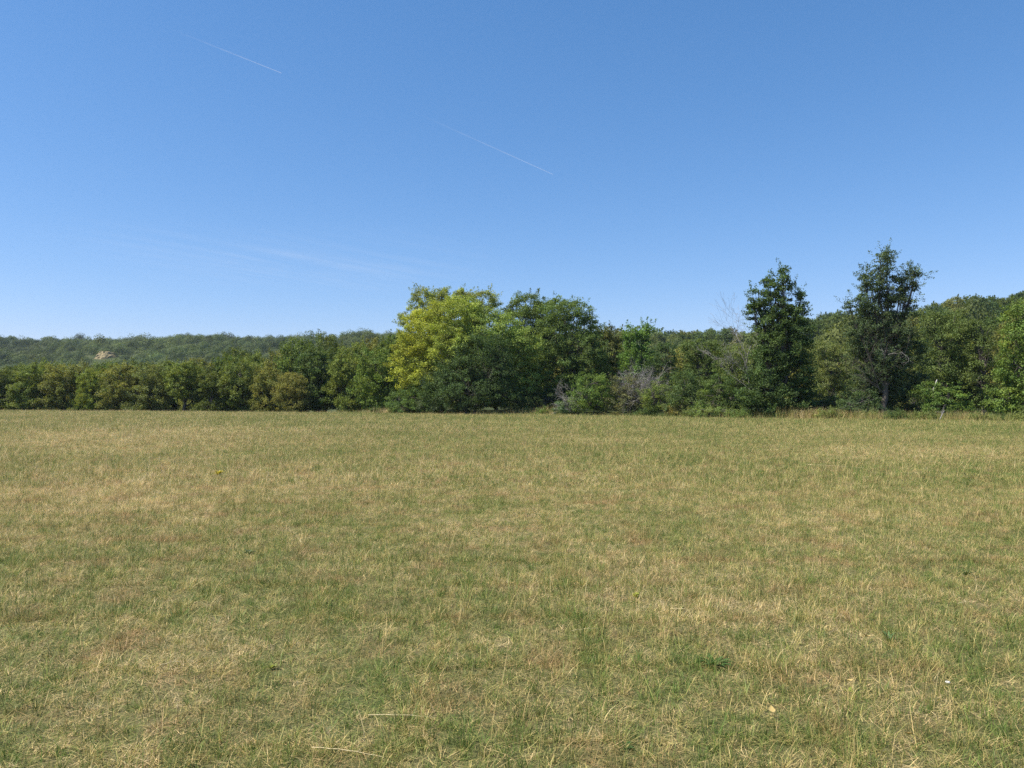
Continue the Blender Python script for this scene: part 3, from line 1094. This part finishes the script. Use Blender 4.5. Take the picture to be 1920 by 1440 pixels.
bare_tree('dead_tree', 'leafless grey tree with fine bare twigs left of the tall dark oak', 'dead tree', 1402, 60.5,
          [(1405, 770, 1398, 640, .045), (1400, 690, 1375, 590, .03), (1400, 680, 1392, 575, .03), (1402, 700, 1350, 655, .028), (1400, 665, 1365, 605, .024),
           (1400, 700, 1345, 672, .02)], 51, M_DEAD, 4, 3, .38)
bare_tree('dead_shrub', 'grey leafless thorn twigs beside the low blue green bush', 'dead shrub', 1070, 66.8,
          [(1075, 772, 1045, 735, .03), (1075, 770, 1065, 715, .03), (1070, 772, 1050, 750, .025), (1078, 770, 1090, 735, .03), (1072, 765, 1040, 745, .02)],
          52, M_DEAD, 4, 3, .55)
bare_tree('dead_shrub', 'tangled grey dead branches behind the thorny shrub', 'dead shrub', 1178, 67.6,
          [(1180 + k * 3, 770, 1152 + 9 * k, 694 + 3 * abs(k - 3) * 2, .022) for k in range(8)], 53, M_DEAD, 4, 4, .75)
bare_tree('dead_shrub', 'thin grey dead sprays above the yellow green shrub', 'dead shrub', 1240, 66.4,
          [(1235 + k * 4, 770, 1222 + 10 * k, 704 + 4 * k, .02) for k in range(5)], 54, M_DEAD, 4, 3, .65)
# bleached snag and fallen branch
b = Buf()
p0 = at(1751, 735, 55.9)
base = np.array([p0[0], 55.9, 0.0])
tube(b, np.array([[0, 0, -.1], [0.02, 0, .5], [-.05, .02, 1.0], at(1750, 730, 55.9) - base, at(1757, 712, 55.9) - base]),
     [.09, .075, .07, .06, .035], 8, .8)
tube(b, np.array([[-.05, .02, 1.0], [-.25, .05, 1.35], [-.32, .05, 1.5]]), [.03, .02, .01], 6, .8)
o = b.build('tree_stump', M_PALE, None, True)
o.location = base
tag(o, 'short white bleached snag standing among green bushes on the right', 'stump')
b = Buf()
rng = np.random.default_rng(56)
base = gpt(1762, 787)
base[1] = 51.6
base[0] = at(1762, 780, 51.6)[0]
e = at(1782, 762, 51.6) - base
bare(b, rng, np.array([0, 0, 0.1]), unit(e * np.array([1, 1, .8])), 0.8, .028, 2, .4, 0, 3, 6)
o = b.build('fallen_branch', M_DEAD, None, True)
o.location = base
tag(o, 'pale fallen branch leaning in the long grass below the bushes', 'branch')


# ------------------------------------------------------------------ the row on the left and the trees on the slopes
def variant(seed, w_, h, L, cl, low=0.12, nl=7, **kw):
    rng = np.random.default_rng(seed)
    lobes = [(0, 0, h * .72, w_ * .32, w_ * .32, h * .26)]
    for i in range(nl):
        a = i / nl * 6.283 + rng.uniform(-.3, .3)
        zz = rng.uniform(low + .12, .72)
        rr = w_ * 0.5 * (0.75 if zz < .6 else 0.5) * rng.uniform(.7, 1.05)
        sr = w_ * rng.uniform(.17, .27)
        lobes.append((math.cos(a) * (rr - sr * .5), math.sin(a) * (rr - sr * .5), h * zz, sr, sr, min(h * rng.uniform(.14, .22), h * zz * .95)))
    fb, cl_, sp = crown(rng, lobes, L=L, cl=cl, **kw)
    wb = limbs(rng, lobes, cl_, h * .03, .3, ntw=40)
    return fb.mesh('crown', M_FOL), wb.mesh('trunk', M_BARK, True)


VAR = [variant(200 + i, 6.6, 6.6, 0.16, 0.42 + .03 * (i % 3), nl=6 + i % 3, per=66, low=0.0, hue_mean=.25, hue_sd=.2, sprig=.3, sprig_len=.5, zmin=-.2) for i in range(8)]

# px, top row, distance, width in px, colour, hue label
ROW = [
    (8, 692, 99, 95, OAK, 'dark low tree at the left edge of the photo, foremost in the row'),
    (62, 684, 98, 90, MID, 'round green tree second from the left edge in the front row'),
    (118, 684, 97.5, 85, OLIVE, 'grey olive tree third from the left edge in the front row'),
    (172, 692, 96, 62, (0.12, 0.15, .034), 'small yellow green tree low in the left part of the row'),
    (225, 682, 95.5, 90, OLIVE, 'broad olive brown tree near the pale quarry patch on the hill, front row'),
    (285, 684, 94.5, 82, (0.10, .118, .042), 'grey green tree fourth from the darker tall trees on the left'),
    (345, 680, 93.5, 90, MID, 'green tree in the left row below the highest point of the far ridge'),
    (398, 694, 92, 70, OAK, 'dark lower tree in the left row beside a taller one with a knobbly top'),
    (452, 672, 91.5, 100, (0.09, .115, .034), 'tall green tree with a knobbly top in the middle of the left row'),
    (505, 690, 90, 76, OLIVE, 'olive tree standing left of the brownish front bush of the left row'),
    (548, 700, 87, 70, (0.13, .135, .045), 'sunlit brownish green tree standing forward in the left row'),
    (598, 650, 91, 110, (0.052, .08, .026), 'tallest dark tree of the left row with deep shade at its foot'),
    (652, 662, 88, 84, MID, 'green tree between the tallest of the left row and the yellow tree'),
    (702, 652, 86, 92, (0.085, .125, .032), 'fresh green tree touching the left side of the yellow tree'),
]
for i, (px, top, Y, wd, c, lab) in enumerate(ROW):
    rng = np.random.default_rng(400 + i)
    x = at(px, 745, Y)[0]
    z = float(hgt(x, Y))
    H = at(px, top, Y)[2] - z + 0.2
    W = wd * 1.16 / F * Y
    vf, vt = VAR[i % len(VAR)]
    r = empty('hedgerow_tree', (x, Y, z), rng.uniform(0, 6.28), (W / 6.3, W / 6.3, H / 6.6))
    tag(r, lab, 'tree', 'trees in the front row on the left')
    place_parts(r, vf, vt, c)

BACK = [
    (30, 686, 112), (95, 680, 113), (150, 682, 112), (205, 680, 111), (262, 679, 110), (320, 676, 110), (375, 674, 109), (425, 668, 112),
    (450, 655, 118), (480, 664, 110), (528, 655, 108), (560, 634, 106), (610, 628, 104), (660, 640, 103), (700, 636, 103), (742, 625, 101)]
BL = ['tree looking over the front row left of the quarry patch', 'tree looking over the front row below the middle of the far ridge',
      'tree rising above the front row between the knobbly tree and the yellow tree']
for i, (px, top, Y) in enumerate(BACK):
    rng = np.random.default_rng(500 + i)
    x = at(px, 745, Y)[0]
    z = float(hgt(x, Y))
    H = at(px, top, Y)[2] - z + 0.3
    W = rng.uniform(80, 105) / F * Y
    vf, vt = VAR[(i * 3 + 1) % len(VAR)]
    c = [OAK, MID, OLIVE, (0.075, .11, .03)][i % 4]
    r = empty('hedgerow_tree', (x, Y, z), rng.uniform(0, 6.28), (W / 6.3, W / 6.3, H / 6.6))
    k = 0 if px < 200 else (1 if px < 440 else 2)
    tag(r, BL[k], 'tree', ['trees behind the front row, far left', 'trees behind the front row, left', 'trees behind the front row near the yellow tree'][k])
    place_parts(r, vf, vt, c)

# trees that fill the depth behind the brush and the tall trees on the right
FILL = [(870, 640, 92), (930, 640, 93), (1000, 640, 94), (1060, 640, 92), (1120, 660, 92), (1165, 650, 92), (1215, 655, 90), (1275, 645, 88), (1330, 640, 86), (1390, 645, 84),
        (1440, 650, 82), (1490, 640, 82), (1530, 640, 80), (1600, 640, 80), (1650, 640, 80), (1690, 625, 78), (1745, 600, 76), (1800, 590, 77), (1860, 590, 78), (1910, 570, 74),
        (1960, 560, 72), (2010, 570, 62)]
for i, (px, top, Y) in enumerate(FILL):
    rng = np.random.default_rng(600 + i)
    x = at(px, 745, Y)[0]
    z = float(hgt(x, Y))
    H = at(px, top, Y)[2] - z
    W = rng.uniform(5.5, 7.5)
    vf, vt = VAR[(i * 2 + 1) % len(VAR)]
    c = [OAK, MID, DARK, OLIVE][i % 4]
    r = empty('wood_tree', (x, Y, z), rng.uniform(0, 6.28), (W / 6.3, W / 6.3, H / 6.6))
    if px < 1130:
        lab, g = 'tree hidden deep in the shade of the tall middle clump', 'trees inside the middle clump'
    elif px < 1420:
        lab, g = 'tree standing behind the grey brush, before the low skyline', 'trees behind the grey brush'
    elif px < 1720:
        lab, g = 'tree glimpsed through gaps behind the two tall trees', 'trees behind the two tall trees'
    else:
        lab, g = 'tree standing behind the olive trees on the right', 'trees behind the olive trees'
    tag(r, lab, 'tree', g)
    place_parts(r, vf, vt, c)

# individually visible trees on the near hillside
SV = [variant(300 + i, 8.5, 8.5, 0.36, 0.75, low=0.05, nl=8, per=30, hue_mean=.15, hue_sd=.15, sprig=.2, sprig_len=.7, zmin=-.2) for i in range(4)]
rng = np.random.default_rng(700)
cnt = 0
for k, u in enumerate(np.arange(0.10, 0.80, 0.0155)):
    for row_, back in enumerate((0, 26, 54)):
        uu = u + rng.uniform(-.005, .005) + row_ * .005
        Y1 = np.interp(uu, CU, CY)
        Y = Y1 - back + rng.uniform(-6, 6)
        X = uu * Y
        z = float(hgt(X, Y)) - 0.2
        s = rng.uniform(.8, 1.12) * (1.0 if row_ else rng.choice([.8, 1.0, 1.15]))
        px = 960 + uu * F
        c = [OAK, MID, OLIVE, DARK, (0.07, .1, .034)][rng.integers(0, 5)]
        r = empty('hillside_tree', (X, Y, z), rng.uniform(0, 6.28), (s, s, s * rng.uniform(.85, 1.1)))
        if px < 1400:
            lab, g = 'tree on the low green skyline between the middle clump and the tall dark oak', 'trees on the low skyline'
        elif px < 1640:
            lab, g = 'tree on the hillside skyline between the two tall trees', 'hillside trees between the two tall trees'
        else:
            lab, g = 'tree high on the hillside right of the tallest ragged tree', 'hillside trees on the right'
        tag(r, lab, 'tree', g)
        vf, vt = SV[rng.integers(0, 4)]
        place_parts(r, vf, vt, c)
        cnt += 1
print('hillside trees', cnt)


# ------------------------------------------------------------------ far woods: many crowns as one mass
def far_template(seed, nq, q):
    rng = np.random.default_rng(seed)
    nl = 9
    cs = unit(rng.normal(size=(nl, 3))) * rng.uniform(.25, .62, (nl, 1))
    cs[:, 2] = np.abs(cs[:, 2]) * .85
    rs = rng.uniform(.3, .5, nl)
    idx = rng.integers(0, nl, nq)
    d = unit(rng.normal(size=(nq, 3)) + np.array([0, 0, .35]))
    p = cs[idx] + d * rs[idx][:, None] * rng.uniform(.8, 1.05, (nq, 1))
    nr = unit(d + rng.normal(size=(nq, 3)) * .3)
    t = unit(np.cross(nr, rng.normal(size=(nq, 3))))
    bb = np.cross(nr, t)
    L = q * rng.uniform(.7, 1.3, (nq, 1))
    v = np.stack([p - t * L * .5, p + bb * L * .4, p + t * L * .5, p - bb * L * .4], 1)
    tone = rng.normal(0, .07, nl)[idx] + rng.normal(0, .05, nq)
    return v.reshape(-1, 3), tone


def far_wood(name, label, X, Y, R0, nq, q, color, seed, hole=None):
    rng = np.random.default_rng(seed)
    T = [far_template(seed + k, nq, q) for k in range(8)]
    Z = hgt(X, Y)
    b = Buf()
    n = len(X)
    rr = R0 * rng.lognormal(0, .22, n)
    hh = rr * rng.uniform(.85, 1.25, n)
    pick = rng.integers(0, 8, n)
    ang = rng.uniform(0, 6.28, n)
    tb = np.clip(rng.normal(.40, .15, n) + (fbm(X * .02, Y * .02, 5, 2) - .5) * .5, .05, .95)
    hb = np.clip(rng.normal(.12, .12, n) + (fbm(X * .012, Y * .01, 15, 2) - .4) * .5, 0, 1)
    for k in range(8):
        s = np.where(pick == k)[0]
        if len(s) == 0:
            continue
        v, tn = T[k]
        ca, sa = np.cos(ang[s])[:, None], np.sin(ang[s])[:, None]
        x = (v[:, 0] * ca - v[:, 1] * sa) * rr[s][:, None] + X[s][:, None]
        y = (v[:, 0] * sa + v[:, 1] * ca) * rr[s][:, None] + Y[s][:, None]
        z = v[None, :, 2] * hh[s][:, None] + (Z[s] + hh[s] * .45)[:, None]
        vv = np.stack([x, y, z], -1).reshape(-1, 3)
        f = np.arange(len(vv)).reshape(-1, 4)
        tone = np.clip(tb[s][:, None] + tn[None], 0, 1).ravel()
        hue = np.repeat(hb[s], len(tn))
        b.add(vv, f, tone, hue)
    o = b.build(name, M_FOL)
    o.color = col4(color)
    tag(o, label, 'woodland', kind='stuff')
    print(name, n, 'crowns')


def grid_pts(u0, u1, y0, y1, sp, seed):
    rng = np.random.default_rng(seed)
    ys = np.arange(y0, y1, sp)
    P = []
    for j, y in enumerate(ys):
        xs = np.arange(u0 * y, u1 * y, sp)
        P.append(np.stack([xs + rng.uniform(-.45, .45, len(xs)) * sp, np.full(len(xs), y) + rng.uniform(-.45, .45, len(xs)) * sp], 1))
    P = np.concatenate(P)
    return P[:, 0], P[:, 1]


# bare bank on the far hill
QY = 300.0
while QY < 800:
    qc = at(186, 674, QY)
    if hgt(qc[0], QY) >= qc[2]:
        break
    QY += 2
print('bank at', QY)
X, Y = grid_pts(-.92, -.02, 230, 930, 9.5, 801)
k = ~((np.abs(X / Y - (186 - 960) / F) < 0.019) & (Y > QY - 150) & (Y < QY + 6))
X, Y = X[k], Y[k]
Y1 = np.interp(X / Y, CU, CY)
k = Y < Y1 + 12
far_wood('distant_woodland', 'dense green woodland covering the long far ridge on the left', X[k], Y[k], 4.6, 800, .085,
         (0.070, 0.092, 0.036), 810)
X, Y = grid_pts(-.04, .85, 118, 330, 8.5, 802)
Y1 = np.interp(X / Y, CU, CY)
k = (Y < Y1 - 60)
far_wood('hillside_woodland', 'continuous green woodland on the slope behind the trees on the right', X[k], Y[k], 3.9, 1300, .075,
         (0.080, 0.102, 0.032), 820)
X, Y = grid_pts(-.04, .20, 330, 620, 9.5, 803)
Y1 = np.interp(X / Y, CU, CY)
k = (Y < Y1 + 8)
far_wood('distant_woodland', 'woodland on the ridge hidden behind the middle clump', X[k], Y[k], 5.0, 230, .16, (0.066, 0.092, 0.032), 830)


def outcrop():
    rng = np.random.default_rng(9)
    s = QY / F
    nx, nz = 46, 16
    b = Buf()
    x0 = qc[0]
    W, Hh = 44 * s, 19 * s
    z0 = float(hgt(x0, QY)) - 0.8
    i, j = np.meshgrid(np.arange(nz), np.arange(nx), indexing='ij')
    U = j / (nx - 1) - .5
    V = i / (nz - 1)
    top = 1 - 0.5 * np.abs(2 * U) ** 3
    Z = V * Hh * top * (0.8 + .4 * fbm(U * 5 + 3, V * 0 + 1, 2, 3))
    Xx = U * W
    Yy = V * 6.0 + 1.8 * (fbm(U * 9, V * 5, 6, 4) - .5) * 2 + 5 * (2 * U) ** 2
    v = np.stack([Xx, Yy, Z], -1).reshape(-1, 3)
    back = np.stack([Xx[-1], Yy[-1] + 8, Z[-1] - 2.5], -1)
    v = np.concatenate([v, back])
    a = (i[:-1, :-1] * nx + j[:-1, :-1]).ravel()
    f = np.stack([a, a + 1, a + nx + 1, a + nx], 1)
    a = np.arange(nx - 1) + (nz - 1) * nx
    f = np.concatenate([f, np.stack([a, a + 1, a + nx + 1, a + nx], 1)])
    b.add(v, f)
    m, nt, N, Lk = new_mat('quarry_earth')
    tc = N('ShaderNodeTexCoord')
    n1 = noise(nt, tc.outputs['Object'], .5, 6, .75)
    c = ramp(nt, n1, [(.36, (0.06, .07, .03)), (.48, (.22, .175, .08)), (.6, (.34, .27, .14)), (.78, (.46, .38, .22))])
    p = N('ShaderNodeBsdfPrincipled')
    Lk(c, p.inputs['Base Color'])
    p.inputs['Roughness'].default_value = 1
    o_ = N('ShaderNodeOutputMaterial')
    Lk(p.outputs[0], o_.inputs[0])
    o = b.build('rocky_bank', m)
    o.location = (x0, QY, z0)
    tag(o, 'bare tan quarry like bank showing through the woods on the far hill', 'rock face')


outcrop()


# ------------------------------------------------------------------ small things in the grass
def leafy_weed(name, label, px, py, n, ln, wd, lift, color, seed, hue=.2):
    rng = np.random.default_rng(seed)
    n, ln, wd = int(n * 1.8), ln * .68, wd * .5
    b = Buf()
    az = np.sort(rng.uniform(0, 6.283, n))
    for i in range(n):
        l = ln * rng.uniform(.65, 1.15)
        e = rng.uniform(lift * .6, min(lift * 1.5, 1.4))
        d = np.array([math.cos(az[i]), math.sin(az[i]), 0])
        sd = np.array([-math.sin(az[i]), math.cos(az[i]), 0])
        pts = []
        K = 6
        for k in range(K + 1):
            t = k / K
            r_ = l * t
            z = l * math.sin(e) * t - l * .45 * t * t * math.sin(e) + .004 + 0.0
            w_ = wd * (math.sin(math.pi * min(1, t * .93 + .05)) ** .7) * .5
            c = d * r_ * math.cos(e) + np.array([0, 0, z])
            pts += [c - sd * w_ + np.array([0, 0, w_ * .35]), c, c + sd * w_ + np.array([0, 0, w_ * .35])]
        f = []
        for k in range(K):
            for s in range(2):
                f.append((k * 3 + s, k * 3 + s + 1, k * 3 + s + 4, k * 3 + s + 3))
        b.add(pts, f, float(np.clip(rng.normal(.5, .15), 0, 1)), hue)
    o = b.build(name, M_FOL, None, True)
    g = gpt(px, py)
    o.location = g
    o.color = col4([v_ * k_ for v_, k_ in zip(color, (.62, .52, .6))])
    tag(o, label, 'weed')
    return o


leafy_weed('rosette_weed', 'dark green leafy rosette in thin grass, lower right of the photo', 1342, 1250, 13, .17, .042, .6, (0.06, .14, .035), 901)
leafy_weed('leafy_weed', 'small bright lime green weed standing alone right of centre', 1192, 1122, 9, .10, .045, 1.1, (0.30, .40, .06), 902)
leafy_weed('leafy_weed', 'yellow green weed sticking up in the dry left part of the field', 409, 893, 12, .30, .09, 1.2, (0.34, .38, .05), 903, .4)
leafy_weed('leafy_weed', 'blurry blue green weed on the dry grass left of centre', 466, 1040, 8, .13, .05, .7, (0.09, .16, .07), 904)
leafy_weed('leafy_weed', 'pale green weed near the bottom left, beside a brown patch', 508, 1256, 7, .09, .035, .8, (0.22, .30, .08), 905)
leafy_weed('leafy_weed', 'upright green weed near the right edge, high in the near grass', 1810, 1082, 8, .16, .03, 1.2, (0.08, .13, .04), 906)
leafy_weed('leafy_weed', 'blue green broad leaved tuft above the yellow leaf, lower right', 1668, 1205, 10, .17, .022, 1.2, (0.11, .22, .08), 907)
leafy_weed('leafy_weed', 'green creeping weed left of the white pebble', 1590, 1300, 9, .07, .035, .6, (0.17, .26, .05), 908)
leafy_weed('leafy_weed', 'dark leafed weed at the bottom edge right of centre', 1175, 1405, 8, .07, .03, .5, (0.06, .15, .04), 909)


def straw(label, x0, y0, x1, y1, r=.003, seed=0):
    rng = np.random.default_rng(950 + seed)
    a, c = gpt(x0, y0), gpt(x1, y1)
    pts = curve_pts(np.zeros(3), c - a, 9, 0.008, rng, .0015)
    pts[:, 2] += .030
    b = Buf()
    tube(b, pts, np.linspace(r, r * .45, 9), 5, .9)
    tube(b, np.array([pts[5], pts[5] + (pts[6] - pts[5]) * .8 + np.array([0, .03, .015])]), [r * .6, r * .2], 4, .8)
    o = b.build('straw', M_STRAW, None, True)
    o.location = a
    tag(o, label, 'straw')


M_STRAW = bark_mat('straw', (0.40, 0.32, 0.16), (0.56, 0.46, 0.26))
straw('straight pale straw lying across the near grass right of centre', 1072, 1191, 1122, 1187, .0026, 1)
straw('short pale straw lying in the left foreground', 300, 1257, 340, 1250, .0035, 2)
straw('very long pale straw, lower middle of the photo, nearly level', 690, 1352, 820, 1358, .0021, 3)
straw('long yellow straw close to the bottom edge, left of centre', 585, 1414, 720, 1433, .0023, 4)
straw('thin level straw in the grass far right, above the green weed', 1795, 1140, 1820, 1136, .003, 5)
straw('thin straw below the lime green weed', 1256, 1149, 1290, 1151, .003, 6)
straw('long curved dry stem in the right middle of the field', 1510, 873, 1620, 880, .006, 7)


def pebble(name, label, cat, px, py, r, mat, seed):
    rng = np.random.default_rng(seed)
    b = Buf()
    n, m_ = 9, 14
    v = []
    for i in range(n + 1):
        th = math.pi * i / n
        for j in range(m_):
            ph = 6.283 * j / m_
            k = 1 + .25 * (float(vnoise(th * 1.7 + seed, ph * 1.2, 3)) - .5)
            v.append((r * k * math.sin(th) * math.cos(ph) * 1.25, r * k * math.sin(th) * math.sin(ph), r * .65 * k * math.cos(th) + r * .5))
    f = [(i * m_ + j, i * m_ + (j + 1) % m_, (i + 1) * m_ + (j + 1) % m_, (i + 1) * m_ + j) for i in range(n) for j in range(m_)]
    b.add(v, f, .9)
    o = b.build(name, mat, None, True)
    g = gpt(px, py)
    g[2] = .03
    o.location = g
    tag(o, label, cat)


pebble('pebble', 'white pebble lying in the grass, lower right', 'stone', 1777, 1291, .010, bark_mat('white_stone', (.42, .40, .36), (.62, .59, .54)), 3)

M_DRYLEAF = bark_mat('dry_leaf', (0.34, 0.24, 0.08), (0.46, 0.36, 0.14))


def dead_leaf(label, px, py, s, seed):
    rng = np.random.default_rng(seed)
    b = Buf()
    K = 6
    pts = []
    for k in range(K + 1):
        t = k / K
        w_ = s * .32 * math.sin(math.pi * min(1, t * .96 + .02)) + .0005
        z = .02 + s * .25 * (2 * t - 1) ** 2
        y = s * (t - .5)
        pts += [(-w_, y, z + w_ * .5), (0, y, z), (w_, y, z + w_ * .4)]
    f = []
    for k in range(K):
        for q in range(2):
            f.append((k * 3 + q, k * 3 + q + 1, k * 3 + q + 4, k * 3 + q + 3))
    b.add(pts, f, .7)
    o = b.build('fallen_leaf', M_DRYLEAF, None, True)
    g = gpt(px, py)
    g[2] = .035
    o.location = g
    o.rotation_euler = (rng.uniform(-.3, .3), rng.uniform(-.3, .3), rng.uniform(0, 6.28))
    tag(o, label, 'leaf')


dead_leaf('yellow fallen leaf near the bottom edge, lower right', 1702, 1399, .045, 1)
dead_leaf('yellow curled leaf left of the white pebble', 1592, 1297, .05, 2)
dead_leaf('orange brown leaf in the grass above the white pebble', 1625, 1210, .06, 3)
dead_leaf('pale tan leaf in the grass right of bottom centre', 1447, 1353, .05, 4)


# ------------------------------------------------------------------ vapour trails and thin cloud, far above
def cloud_mat(name, kind):
    m, nt, N, Lk = new_mat(name)
    tc = N('ShaderNodeTexCoord')
    sx = N('ShaderNodeSeparateXYZ')
    Lk(tc.outputs['Generated'], sx.inputs[0])
    df = N('ShaderNodeBsdfDiffuse')
    df.inputs[0].default_value = (.9, .9, .9, 1)
    tl = N('ShaderNodeBsdfTranslucent')
    tl.inputs[0].default_value = (.9, .9, .9, 1)
    ad = N('ShaderNodeMixShader')
    ad.inputs[0].default_value = .5
    Lk(df.outputs[0], ad.inputs[1])
    Lk(tl.outputs[0], ad.inputs[2])
    tr = N('ShaderNodeBsdfTransparent')
    if kind == 'trail':
        a = attrn(nt, 'tone')
        lw = N('ShaderNodeLayerWeight')
        lw.inputs[0].default_value = .5
        fc = mathn(nt, 'SUBTRACT', 1.0, lw.outputs['Facing'], 0, True)
        a = mathn(nt, 'MULTIPLY', a, fc)
    else:
        mp = N('ShaderNodeMapping')
        mp.vector_type = 'TEXTURE'
        mp.inputs['Rotation'].default_value = (0, 0, R(50))
        mp.inputs['Scale'].default_value = (16000, 1500, 5000)
        Lk(tc.outputs['Object'], mp.inputs[0])
        n1 = noise(nt, mp.outputs[0], 1.0, 5, .6)
        n2 = noise(nt, tc.outputs['Generated'], 3.0, 3, .5)
        a = ramp(nt, n1, [(.36, 0.0), (.72, 1.0)])
        k = ramp(nt, n2, [(.25, 0.2), (.50, 1.0)])
        a = mathn(nt, 'MULTIPLY', a, k)
        # soft rim of the sheet
        e = None
        for i in (0, 1):
            q = mathn(nt, 'SUBTRACT', sx.outputs[i], .5)
            q = mathn(nt, 'ABSOLUTE', q)
            q = mathn(nt, 'MULTIPLY_ADD', q, -2.2, 1.1, True)
            e = q if e is None else mathn(nt, 'MULTIPLY', e, q)
        a = mathn(nt, 'MULTIPLY', a, e)
        a = mathn(nt, 'MULTIPLY', a, .17)
    mx = N('ShaderNodeMixShader')
    Lk(a, mx.inputs[0])
    Lk(tr.outputs[0], mx.inputs[1])
    Lk(ad.outputs[0], mx.inputs[2])
    o = N('ShaderNodeOutputMaterial')
    Lk(mx.outputs[0], o.inputs[0])
    return m


ALT = 9500.0
M_TRAIL = cloud_mat('vapour', 'trail')


def sky_pt(px, py, alt):
    d = at(px, py, 1.0) - np.array([0, 0, EYE])
    return d * (alt / d[2])


def trail(label, x0, y0, x1, y1, r, a0):
    a, c = sky_pt(x0, y0, ALT), sky_pt(x1, y1, ALT)
    n = 40
    t = np.linspace(0, 1, n)
    b = Buf()
    pts = (c - a)[None] * t[:, None]
    # older end (start) is wide and faint, the fresh end thin and clear
    rad = r * (1.5 - 0.9 * t) * (1 + .15 * np.sin(t * 40))
    tube(b, pts, rad, 10)
    tn = np.repeat(np.clip(a0 * (t[:-1] ** 1.6) * (.85 + .3 * np.sin(t[:-1] * 23) ** 2), 0, 1), 10)
    b.at[4] = [np.stack([tn, np.zeros_like(tn)], 1)]
    o = b.build('vapour_trail', M_TRAIL, None, True)
    o.location = a
    tag(o, label, 'vapour trail', group='vapour trails')
    o.visible_shadow = True


trail('upper left of the two thin white vapour trails in the blue sky', 300, 46, 528, 137, 18, .22)
trail('lower right of the two thin white vapour trails, above the yellow tree', 750, 198, 1037, 327, 24, .27)

cb = Buf()
cx0, cx1, cy0, cy1 = -27500, 0, 36000, 61000
nx, ny = 30, 20
gx, gy = np.meshgrid(np.linspace(cx0, cx1, nx), np.linspace(cy0, cy1, ny))
gz = 8500 + 150 * np.sin(gx / 5000) + 150 * np.cos(gy / 7000)
v = np.stack([gx, gy, gz], -1).reshape(-1, 3)
i, j = np.meshgrid(np.arange(ny - 1), np.arange(nx - 1), indexing='ij')
a = (i * nx + j).ravel()
cb.add(v, np.stack([a, a + 1, a + nx + 1, a + nx], 1))
o = cb.build('cirrus_cloud', cloud_mat('cirrus', 'sheet'), None, True)
tag(o, 'faint streaky high cloud low in the left of the sky', 'cloud', kind='stuff')


# ------------------------------------------------------------------ air between here and the far ridge
def haze():
    m, nt, N, Lk = new_mat('haze_air')
    v = N('ShaderNodeVolumePrincipled')
    v.inputs['Color'].default_value = (0.72, 0.84, 1.0, 1)
    v.inputs['Density'].default_value = 0.00011
    v.inputs['Anisotropy'].default_value = 0.2
    o = N('ShaderNodeOutputMaterial')
    Lk(v.outputs[0], o.inputs['Volume'])
    x0, x1, y0, y1, z0, z1 = -1310, 1310, -910, 1310, -40, 96
    b = Buf()
    v = [(x, y, z) for z in (z0, z1) for y in (y0, y1) for x in (x0, x1)]
    b.add(v, [(0, 2, 3, 1), (4, 5, 7, 6), (0, 1, 5, 4), (2, 6, 7, 3), (0, 4, 6, 2), (1, 3, 7, 5)])
    o = b.build('haze', m)
    tag(o, 'thin blue summer haze over the far ridge', 'haze', kind='stuff')


haze()
